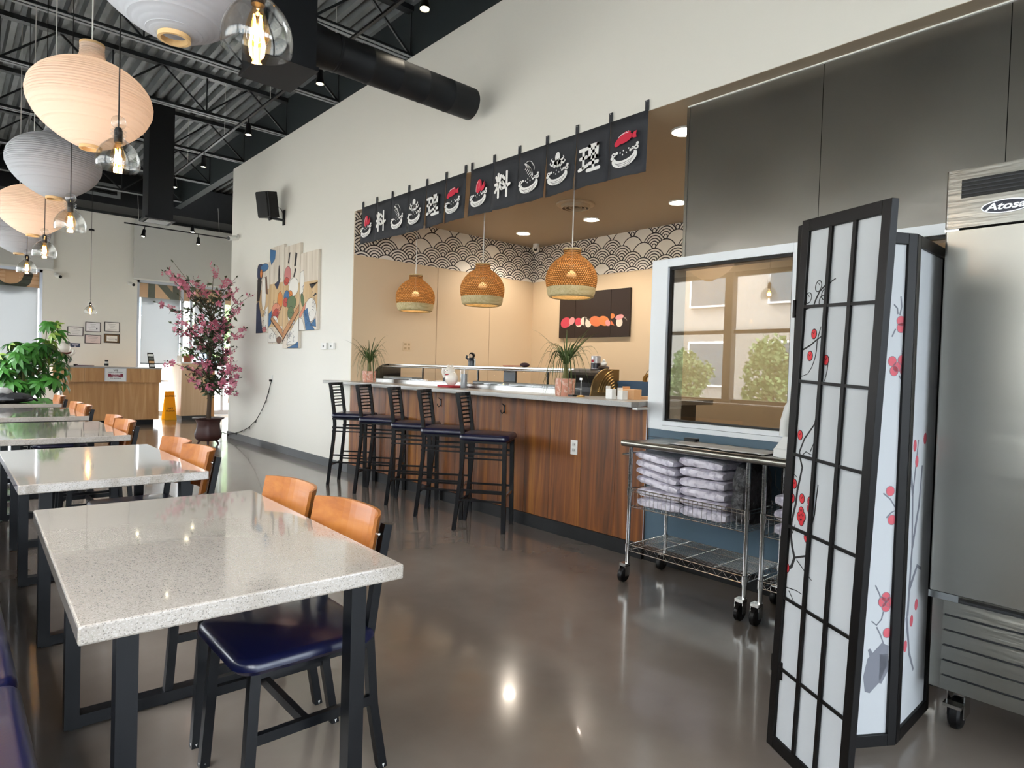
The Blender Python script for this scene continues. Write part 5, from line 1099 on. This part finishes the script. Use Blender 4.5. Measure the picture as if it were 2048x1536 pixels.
# certificates
cf = [(1.985, 2.27, 1.79, 1.94, '#2a2326', '#e3e1df', 'black framed certificate at the left, slightly lower than the upper row'), (2.305, 2.585, 1.865, 2.075, '#2a2424', '#e6e6ea', 'black framed certificate, upper middle, with a small shield mark'), (2.655, 2.945, 1.89, 2.10, '#1f1d20', '#eceae6', 'black framed certificate, upper right'), (2.295, 2.595, 1.61, 1.80, '#2b2022', '#d9c8c4', 'black framed pinkish certificate, lower middle'), (2.65, 2.95, 1.64, 1.84, '#2a2620', '#efece4', 'certificate with a wide brown mat, lower right')]
for i, (a, b, z0, z1, fc, pc, lab) in enumerate(cf):
    if i == 0: z0, z1 = 1.76, 1.955
    t = thing('certificate', lab, 'certificate', ((a+b)/2, 16.5, z0), group='framed certificates')
    part('frame', MB().box(a, b, 16.475, 16.499, z0, z1), mat('certificate frame', fc, .4), t, True, bev=.003); bw = .05 if i == 4 else .015
    if i == 4: part('mat_board', MB().box(a+.015, b-.015, 16.472, 16.476, z0+.015, z1-.015), mat('brown mat', '#6d5433', .7), t, True)
    p = part('paper', MB().box(a+bw, b-bw, 16.470, 16.474, z0+bw*.8, z1-bw*.8), mat('certificate paper', pc, .5), t, True)
    for k in range(4):
        w_ = (b-a)*(.25+.12*((k*7+i) % 4)); zz_ = z1-bw-.03-(z1-z0-2*bw-.03)*k/4; part('print_line', MB().box((a+b)/2-w_/2, (a+b)/2+w_/2, 16.4695, 16.4702, zz_-.004, zz_), mat('certificate ink', '#7c7a80', .7), p, True)
    if i in (1, 4): part('seal', MB().box(b-.085, b-.06, 16.4693, 16.470, z0+.06, z0+.09), mat('certificate seal', '#41434f', .6), p, True)
o = solo('wall_notice', MB().box(2.04, 2.215, 16.49, 16.499, 1.52, 1.605), mat('navy notice', '#2f3a5a', .5), 'small navy notice on the far wall below the certificates', 'notice')
part('print_line', MB().box(2.07, 2.185, 16.4885, 16.4902, 1.575, 1.583).box(2.08, 2.175, 16.4885, 16.4902, 1.555, 1.562).box(2.11, 2.145, 16.4885, 16.4902, 1.533, 1.543), BW, o)
# second counter, wet floor sign, potted plant
t = thing('side_counter', 'pale birch panel counter beside the entrance glass', 'counter', (4.3, 15.6, 0)); part('side_panel', MB().box(3.92, 4.46, 15.30, 15.32, .09, 1.24), PLYP, t, True); part('carcass', MB().box(3.92, 4.46, 15.32, 16.35, .09, 1.23), PLYP, t, True); part('worktop', MB().box(3.90, 4.5, 15.28, 16.4, 1.24, 1.265), WHITEP, t, True); part('toe_kick', MB().box(3.95, 4.46, 15.34, 16.35, 0, .09), GREYB, t, True); part('corner_post', MB().box(4.46, 4.62, 15.32, 15.5, 0, 1.24), PLY, t, True)
YEL = paper('yellow plastic', '#ffd84a', .45)
t = thing('wet_floor_sign', 'bright yellow folding wet floor sign standing by the entrance glass', 'sign', (3.74, 15.5, 0)); 
for s in (-1, 1):
    lf = part('leaf', MB().add([(-.12, s*.14, 0), (.12, s*.14, 0), (.09, s*.01, .62), (-.09, s*.01, .62), (-.12, s*.125, 0), (.12, s*.125, 0), (.09, s*.0, .62), (-.09, s*.0, .62)], [(0, 1, 2, 3), (4, 7, 6, 5), (0, 4, 5, 1), (2, 6, 7, 3), (1, 5, 6, 2), (0, 3, 7, 4)]), YEL, t)
mt_ = frame((3.74, 15.5-.082, .32), (1, 0, 0), (0, .21, .98))
part('sign_lettering', text(MB(), 'CAUTION', .05, mt_ @ M.Translation((0, .2, .002)), .001, .01), SK, t, True); part('sign_lettering', text(MB(), 'WET\nFLOOR', .055, mt_ @ M.Translation((0, -.1, .002)), .001, .01), SK, t, True)
LG = mat('light green leaf', '#7f9a3c', .5); MG = mat('mid green leaf', '#3f7a2c', .45); DG = mat('dark green leaf', '#2c5a26', .4); TERRA = mat('terracotta', '#8a4a32', .7); BARK = mat('brown bark', '#4b3a2c', .8)
def leaf_mesh(name, L, w, m_, fold=.25, droop=.3):
    vs = []; n = 5
    for i in range(n+1):
        t_ = i/n; ww = w*math.sin(PI*min(.98, t_*.93+.05))*.5; z = -droop*L*t_*t_; x = L*t_
        vs += [(x, -ww, z+fold*ww), (x, 0, z), (x, ww, z+fold*ww)]
    return MB().add(vs, [f for i in range(n) for f in ((3*i, 3*i+1, 3*i+4, 3*i+3), (3*i+1, 3*i+2, 3*i+5, 3*i+4))], True).mesh(name, m_)
t = thing('potted_plant', 'small bright green plant in a terracotta pot on the birch counter', 'plant', (4.15, 15.75, 1.265)); part('pot', MB().lathe([(0, 0), (.07, 0), (.095, .15), (.085, .15), (0, .12)], 20), TERRA, t); lm = [leaf_mesh('leaf', .13, .07, LG), leaf_mesh('leaf', .15, .08, MG)]
rn = random.Random(4)
for i in range(42): o = link('leaf', lm[i % 2], t, (rn.uniform(-.08, .08), rn.uniform(-.08, .08), .13+rn.random()*.22)); o.rotation_euler = (rn.uniform(-.4, .4), rn.uniform(-.8, .5), rn.uniform(0, 2*PI))
for i, (x, lab) in enumerate(((3.98, 'white jar left of the small terracotta plant'),)):
    solo('jar', MB().lathe([(0, 0), (.05, 0), (.052, .13), (.04, .15), (0, .15)], 20, (x, 15.7, 1.265)), CER, lab, 'jar')
# large palmate plant at left
t = thing('money_tree', 'large leafy green plant with palmate leaves behind the far tables', 'plant', (1.0, 12.4, 0)); part('pot', MB().lathe([(0, 0), (.15, 0), (.20, .34), (.18, .34), (.17, .30), (0, .30)], 28), mat('grey planter', '#70706c', .6), t); part('soil', MB().lathe([(0, .301), (.172, .301)], 20), SOIL, t)
for k in range(4): a = k*1.6; part('stem', MB().tube([(.03*math.cos(a), .03*math.sin(a), .28), (.05*math.cos(a+1), .05*math.sin(a+1), .6), (.10*math.cos(a+.5), .10*math.sin(a+.5), 1.15)], [.024, .02, .012], 8), TRUNKG, t)
def palmate(m_, s):
    mb = MB()
    for k in range(6):
        a = R(-110+44*k); l = s*(1-.12*abs(k-2.5)/2.5); b = leaf_mesh('tmp', l, l*.36, m_, .2, .55); mm = M.Rotation(a, 4, 'Z')
        mb.add([v.co for v in b.vertices], [tuple(p.vertices) for p in b.polygons], True, mm); bpy.data.meshes.remove(b)
    return mb.mesh('leaf', m_)
pl = [palmate(DG, .18), palmate(MG, .165), palmate(MG, .20), palmate(LG, .145)]
rn = random.Random(12)
for i in range(140):
    a = rn.uniform(0, 2*PI); q = rn.random()**.5; zc = rn.uniform(.80, 1.50); r_ = .50*q*math.sqrt(max(.15, 1-((zc-1.1)/.5)**2))
    o = link('leaf', pl[rn.choice((0, 0, 1, 1, 2, 3))], t, (.02+r_*math.cos(a), r_*math.sin(a), zc)); o.rotation_euler = (rn.uniform(-.3, .3), rn.uniform(.1, .9), a)
for i in range(12):
    o = link('leaf', pl[rn.choice((1, 3))], t, (.28+rn.uniform(-.1, .14), rn.uniform(-.15, .15), rn.uniform(1.35, 1.85))); o.rotation_euler = (rn.uniform(-.3, .3), rn.uniform(.3, 1.1), rn.uniform(0, 6.3))
for k in range(3): part('stem', MB().tube([(.1, 0, 1.0), (.2+.06*k, 0, 1.4), (.24+.07*k, .02, 1.82)], .006, 6), TRUNKG, t)
# bag on the farthest table
t = thing('bag', 'black bag with a grey bundle lying on the farthest table', 'bag', (.56, 9.30, .76)); vs = []; mb = MB(); n, k = 18, 10
for i in range(k+1):
    for q in range(n):
        a = 2*PI*q/n; th = PI*i/k; f = 1+.16*math.sin(3*a+i)+.08*math.sin(7*a); vs.append((.26*math.sin(th)*math.cos(a)*f, .17*math.sin(th)*math.sin(a)*f, .058+.057*math.cos(th)*(1+.15*math.sin(5*a))))
mb.add(vs, [(i*n+q, (i+1)*n+q, (i+1)*n+(q+1) % n, i*n+(q+1) % n) for i in range(k) for q in range(n)], True); part('body', mb, mat('black nylon', '#16171a', .6, bump=(14, .6, .02)), t); part('strap', MB().tube([(.1, -.1, .04), (.22, -.14, .05), (.27, -.08, .03), (.18, 0, .09)], .012, 6), BLACKP, t); part('bundle', MB().ball((-.06, .03, .12), (.12, .09, .06), 16, 10), mat('grey fabric bundle', '#9a9a98', .8, bump=(12, .6, .02)), t)
# blossom tree in a brown pot
BROWNP = mat('dark red brown pot', '#3d1f1b', .45)
t = thing('blossom_tree', 'artificial pink blossom tree in a dark brown pot against the white wall', 'tree', (3.15, 10.72, 0))
def sq(r, z, n=32, p=3.2):
    out = []
    for k in range(n):
        a = 2*PI*k/n+.5; c, s = math.cos(a), math.sin(a); d = (abs(math.cos(a-.5))**p+abs(math.sin(a-.5))**p)**(-1/p); out.append((r*d*c, r*d*s, z))
    return out
lv = [(.13, .06), (.165, .10), (.175, .17), (.15, .25), (.145, .33), (.165, .385), (.205, .41), (.205, .42), (.15, .405), (.14, .36)]
mb = MB(); vs = [p for r, z in lv for p in sq(r, z)]; mb.add(vs, [(i*32+k, i*32+(k+1) % 32, (i+1)*32+(k+1) % 32, (i+1)*32+k) for i in range(len(lv)-1) for k in range(32)]+[tuple(reversed(range(32)))], True); part('pot', mb, BROWNP, t)
for k in range(4): a = PI/4+PI/2*k+.5; part('pot_foot', MB().tube([(.11*math.cos(a), .11*math.sin(a), .07), (.135*math.cos(a), .135*math.sin(a), .03), (.155*math.cos(a), .155*math.sin(a), 0)], [.022, .014, .016], 8), BROWNP, t)
part('soil', MB().lathe([(0, .365), (.14, .365)], 20), SOIL, t)
part('trunk', MB().tube([(0, 0, .35), (.01, .0, .7), (-.01, .01, 1.1), (.015, 0, 1.6), (0, 0, 2.1)], [.035, .03, .026, .022, .014], 10), BARK, t)
rn = random.Random(21); br = MB(); fl = MB(); lf = MB(); PET = mat('pink blossom', '#b5546f', .6, var=(9, '#d68c9f', .4, .65)); LFD = mat('dark olive leaf', '#2a3022', .5, var=(6, '#45512f', .4, .6))
def flower(mb, c, s):
    nrm = V((rn.uniform(-1, 1), rn.uniform(-1, 1), rn.uniform(-.6, 1))).normalized(); u = nrm.orthogonal().normalized(); v = nrm.cross(u)
    for k in range(5):
        a = 2*PI*k/5+rn.random()*.4; d = u*math.cos(a)+v*math.sin(a); e = nrm.cross(d)
        mb.add([c, c+d*s*.6+e*s*.32+nrm*s*.2, c+d*s+nrm*s*.3, c+d*s*.6-e*s*.32+nrm*s*.2], [(0, 1, 2, 3)], False)
def leaf(mb, c, d, s):
    d = d.normalized(); e = d.orthogonal().normalized(); e.rotate(M.Rotation(rn.random()*6.28, 3, d)); mb.add([c, c+d*s*.5+e*s*.24, c+d*s, c+d*s*.5-e*s*.24], [(0, 1, 2, 3)], False)
for i in range(74):
    z0 = .72+1.45*(i/74); a = rn.uniform(0, 2*PI); up = rn.uniform(.2, .9)*(.5+.9*(z0-.7)/1.4); L_ = rn.uniform(.36, .78)*(1.0 if .9 < z0 < 1.9 else .8)+(.38 if z0 > 1.8 else 0)
    d = V((math.cos(a), math.sin(a), up)).normalized()
    if d.x > 0: d.x *= .8
    p0 = V((0, 0, z0)); p1 = p0+d*L_*.5+V((0, 0, .03)); p2 = p0+d*L_+V((rn.uniform(-.06, .06), rn.uniform(-.06, .06), rn.uniform(-.04, .08)))
    if p2.x > .44: p2.x = .44
    if p1.x > .42: p1.x = .42
    br.tube([p0, p1, p2], [.008, .005, .002], 5, cap=False)
    for j in range(16):
        q = rn.uniform(.1, .7); c = p0.lerp(p1, q*2) if q < .5 else p1.lerp(p2, q*2-1); leaf(lf, c+V((rn.uniform(-.05, .05), rn.uniform(-.05, .05), rn.uniform(-.05, .05))), V((rn.uniform(-1, 1), rn.uniform(-1, 1), rn.uniform(-.7, .7))), rn.uniform(.06, .11))
    for j in range(rn.choice((0, 5, 9, 13))):
        q = rn.uniform(.5, 1.0); c = p0.lerp(p1, q*2) if q < .5 else p1.lerp(p2, q*2-1); flower(fl, c+V((rn.uniform(-.06, .06), rn.uniform(-.06, .06), rn.uniform(-.05, .06))), rn.uniform(.038, .056))
    leaf(lf, p2, d, .06); leaf(lf, p2, V((rn.uniform(-1, 1), rn.uniform(-1, 1), .5)), .05)
part('branches', br, BARK, t)['kind'] = 'stuff'; part('blossoms', fl, PET, t)['kind'] = 'stuff'; part('leaves', lf, LFD, t)['kind'] = 'stuff'
# street trees outside, mirrored in the kitchen glass
def street_tree(loc, s, label, seed):
    rn2 = random.Random(seed); t = thing('street_tree', label, 'tree', loc, group='street trees outside'); part('trunk', MB().tube([(0, 0, 0), (.1, 0, 1.6*s), (0, .1, 3*s)], [.14, .11, .06], 8), BARK, t); mb = MB()
    for i in range(1500):
        d = V((rn2.gauss(0, 1), rn2.gauss(0, 1), rn2.gauss(0, 1))).normalized()*rn2.uniform(.5, 1); lb_ = V((math.sin(i % 7*2.4)*.75, math.cos(i % 7*2.4)*.75, (i % 7)*.33-1.1)); c = V(((d.x*.7+lb_.x)*s, (d.y*.7+lb_.y)*s, (3.1+d.z*.7+lb_.z)*s)); a = V((rn2.uniform(-1, 1), rn2.uniform(-1, 1), rn2.uniform(-1, 1))).normalized(); e = a.orthogonal(); q = .24*s
        mb.add([c, c+a*q*.5+e*q*.3, c+a*q, c+a*q*.5-e*q*.3], [(0, 1, 2, 3)])
    o = part('foliage', mb, mat('street tree leaf', '#7d9560', .6), t); o['kind'] = 'stuff'
street_tree((-6.8, 7.1, -.12), .52, 'green street tree outside the long windows, nearer the camera end', 1); street_tree((-7.2, 9.6, -.12), .46, 'green street tree outside the long windows, farther along', 2); street_tree((7.5, 23, -.12), 1.0, 'green street tree outside beyond the far entrance glass', 3)
